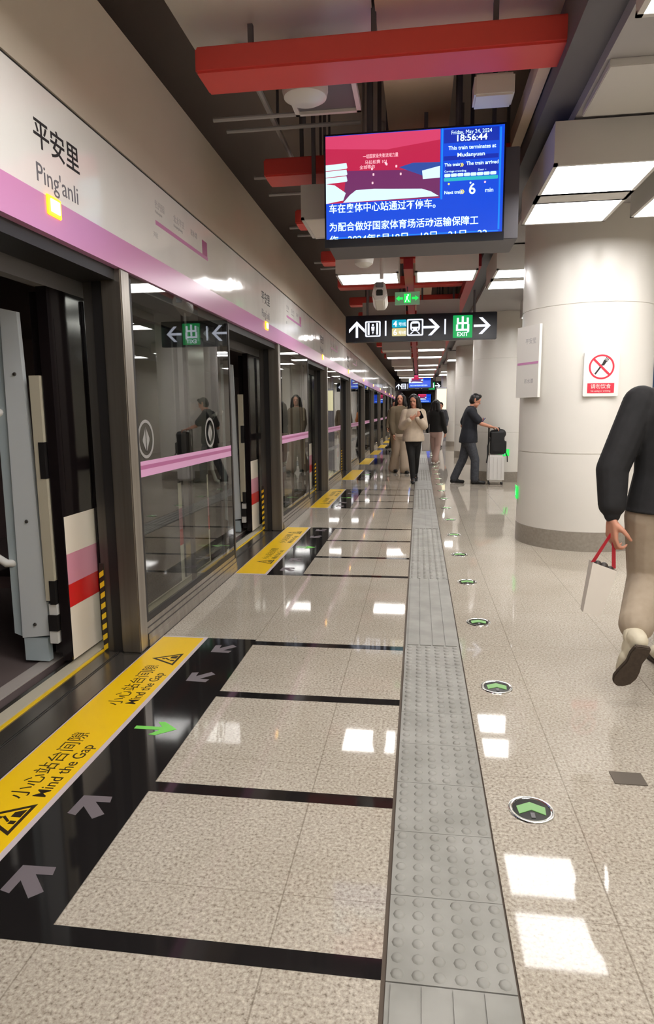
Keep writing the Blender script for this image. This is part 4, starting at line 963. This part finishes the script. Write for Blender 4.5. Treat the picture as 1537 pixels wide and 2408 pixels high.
# woman walking toward the camera (local +y = world -y), head turned to her phone
J = dict(hip=(0, 0, .87), chest=(0, .0, 1.2), neck=(0, .0, 1.41), head=(0, .035, 1.545), face=(.25, 1, -.22), scale=.94,
         shL=(-.150, 0, 1.32), elL=(-.20, .06, 1.08), wrL=(-.075, .22, 1.22), shR=(.150, 0, 1.32), elR=(.215, .03, 1.07), wrR=(.07, .20, 1.19),
         hpL=(-.075, 0, .83), knL=(-.06, -.06, .48), anL=(-.05, -.30, .17), toL=(-.05, -.25, .05), fwL=(0, .5, -.85), hpR=(.075, 0, .83), knR=(.03, .08, .46), anR=(.0, .10, .09), toR=(.0, .24, .03),
         handL=dict(wrist=(-.075, .225, 1.225), d=(-.25, .3, .9), palm=(.2, -.9, .2), thumb=(.95, 0, .2), curl=(.3, .5, .5), s=.9), handR=dict(wrist=(.07, .205, 1.195), d=(-.8, .3, .5), palm=(0, -.9, .3), thumb=(.3, .1, .95), curl=(.3, .5, .5), s=.9))
w1 = person('person with long black hair in cream jacket and black trousers looking at a phone', (-.105, 12.55, 0), math.pi, J,
            dict(fem=True, top=dict(m='creamcloth', e=.034, name='jacket', hem=.79, flare=.10, hood=True, baggy=True), bottom=dict(m='blkcloth', e=.008, len=.97, w=.0), shoe='shoeblk', hair='long', hairlen=.22, front=1))
t = empty('phone', (.02, 12.33, 1.28), 'dark phone held up by the person in the cream jacket', 'phone')
MB().prism(rrect(-.036, .036, -.075, .075, .01), frame((.025, 12.315, 1.285), (.9, 0, .45), (-.4, .35, .8)), .009, M['phone']).obj('case', t)
# other passengers
def walk(h=1.0, st=.25, arm=.05, fem=True, face=(0, 1, 0)):
    s = h; w = .15 if fem else .17
    return dict(hip=(0, 0, .87*s), chest=(0, 0, 1.2*s), neck=(0, 0, 1.41*s), head=(0, .025, 1.545*s), face=face, scale=.95*s,
        shL=(-w, 0, 1.32*s), elL=(-w-.05, -.04-arm, 1.06*s), wrL=(-w-.05, .04-arm, .82*s), shR=(w, 0, 1.32*s), elR=(w+.05, -.02+arm, 1.06*s), wrR=(w+.05, .10+arm, .83*s),
        hpL=(-.08, 0, .83*s), knL=(-.08, st*.35, .46*s), anL=(-.08, st, .09), toL=(-.08, st+.14, .03), hpR=(.08, 0, .83*s), knR=(.08, -st*.2, .46*s), anR=(.08, -st, .10), toR=(.08, -st+.13, .03),
        handL=dict(wrist=(-w-.05, .045-arm, .81*s), d=(0, .1, -1), palm=(1, 0, 0), thumb=(0, 1, 0), s=.92), handR=dict(wrist=(w+.05, .105+arm, .82*s), d=(0, .1, -1), palm=(-1, 0, 0), thumb=(0, 1, 0), s=.92))
person('person in olive top and wide beige trousers behind the person in the cream jacket', (-.42, 14.6, 0), math.radians(200), walk(1.05, .16, face=(.5, 1, 0)),
       dict(fem=True, top=dict(m='olive', e=.03, name='jacket', hem=.86, hood=False), bottom=dict(m='beigecloth', e=.032, len=.96, w=.05), shoe='shoeblk', hair='long', hairlen=.12), voxel=.011)
w3 = person('person with long black hair in black top and dusty rose trousers walking away', (.42, 17.0, 0), math.radians(-25), walk(.98, .24),
       dict(fem=True, top=dict(m='blkcloth', e=.03, name='jacket', hem=.82), bottom=dict(m='rose', e=.02, len=.95, w=.02), shoe='whitecloth', hair='long', hairlen=.42), voxel=.011)
t = empty('tote_bag', (.18, 16.95, .40), 'white tote bag hanging beside the person walking away', 'bag')
mb = MB(); mb.box(.08, .28, 16.88, 16.98, .34, .80, M['whitecloth']); organic(mb, 'body', t, M['whitecloth'], voxel=.015, smooth=5); t.children[0].location = (-.18, -16.95, -.40)
MB().tube([(.12, 16.93, .79), (.20, 16.96, 1.0), (.26, 16.98, 1.10), (.25, 16.95, .79)], .009, M['whitecloth']).obj('strap', t)
person('distant person in grey top walking on the right behind the tote bag', (.80, 25.0, 0), math.radians(160), walk(1.0, .2, fem=False), dict(top=dict(m='denim', e=.025, name='shirt', hem=.80), bottom=dict(m='whitecloth', e=.02, len=.97), shoe='shoeblk', hair='short'), voxel=.013)
person('distant person in orange top standing near the glass panels', (-.95, 24.5, 0), math.radians(90), walk(.98, .1), dict(fem=True, top=dict(m='orangecloth', e=.025, name='shirt', hem=.85), bottom=dict(m='blkcloth', e=.02, len=.97), shoe='shoeblk', hair='long', hairlen=.1), voxel=.013)
person('distant person in olive top standing by the yellow strips', (-.75, 21.0, 0), math.radians(170), walk(1.02, .12, fem=False), dict(top=dict(m='olive', e=.025, name='shirt', hem=.80), bottom=dict(m='khaki', e=.02, len=.97), shoe='shoeblk', hair='short'), voxel=.013)
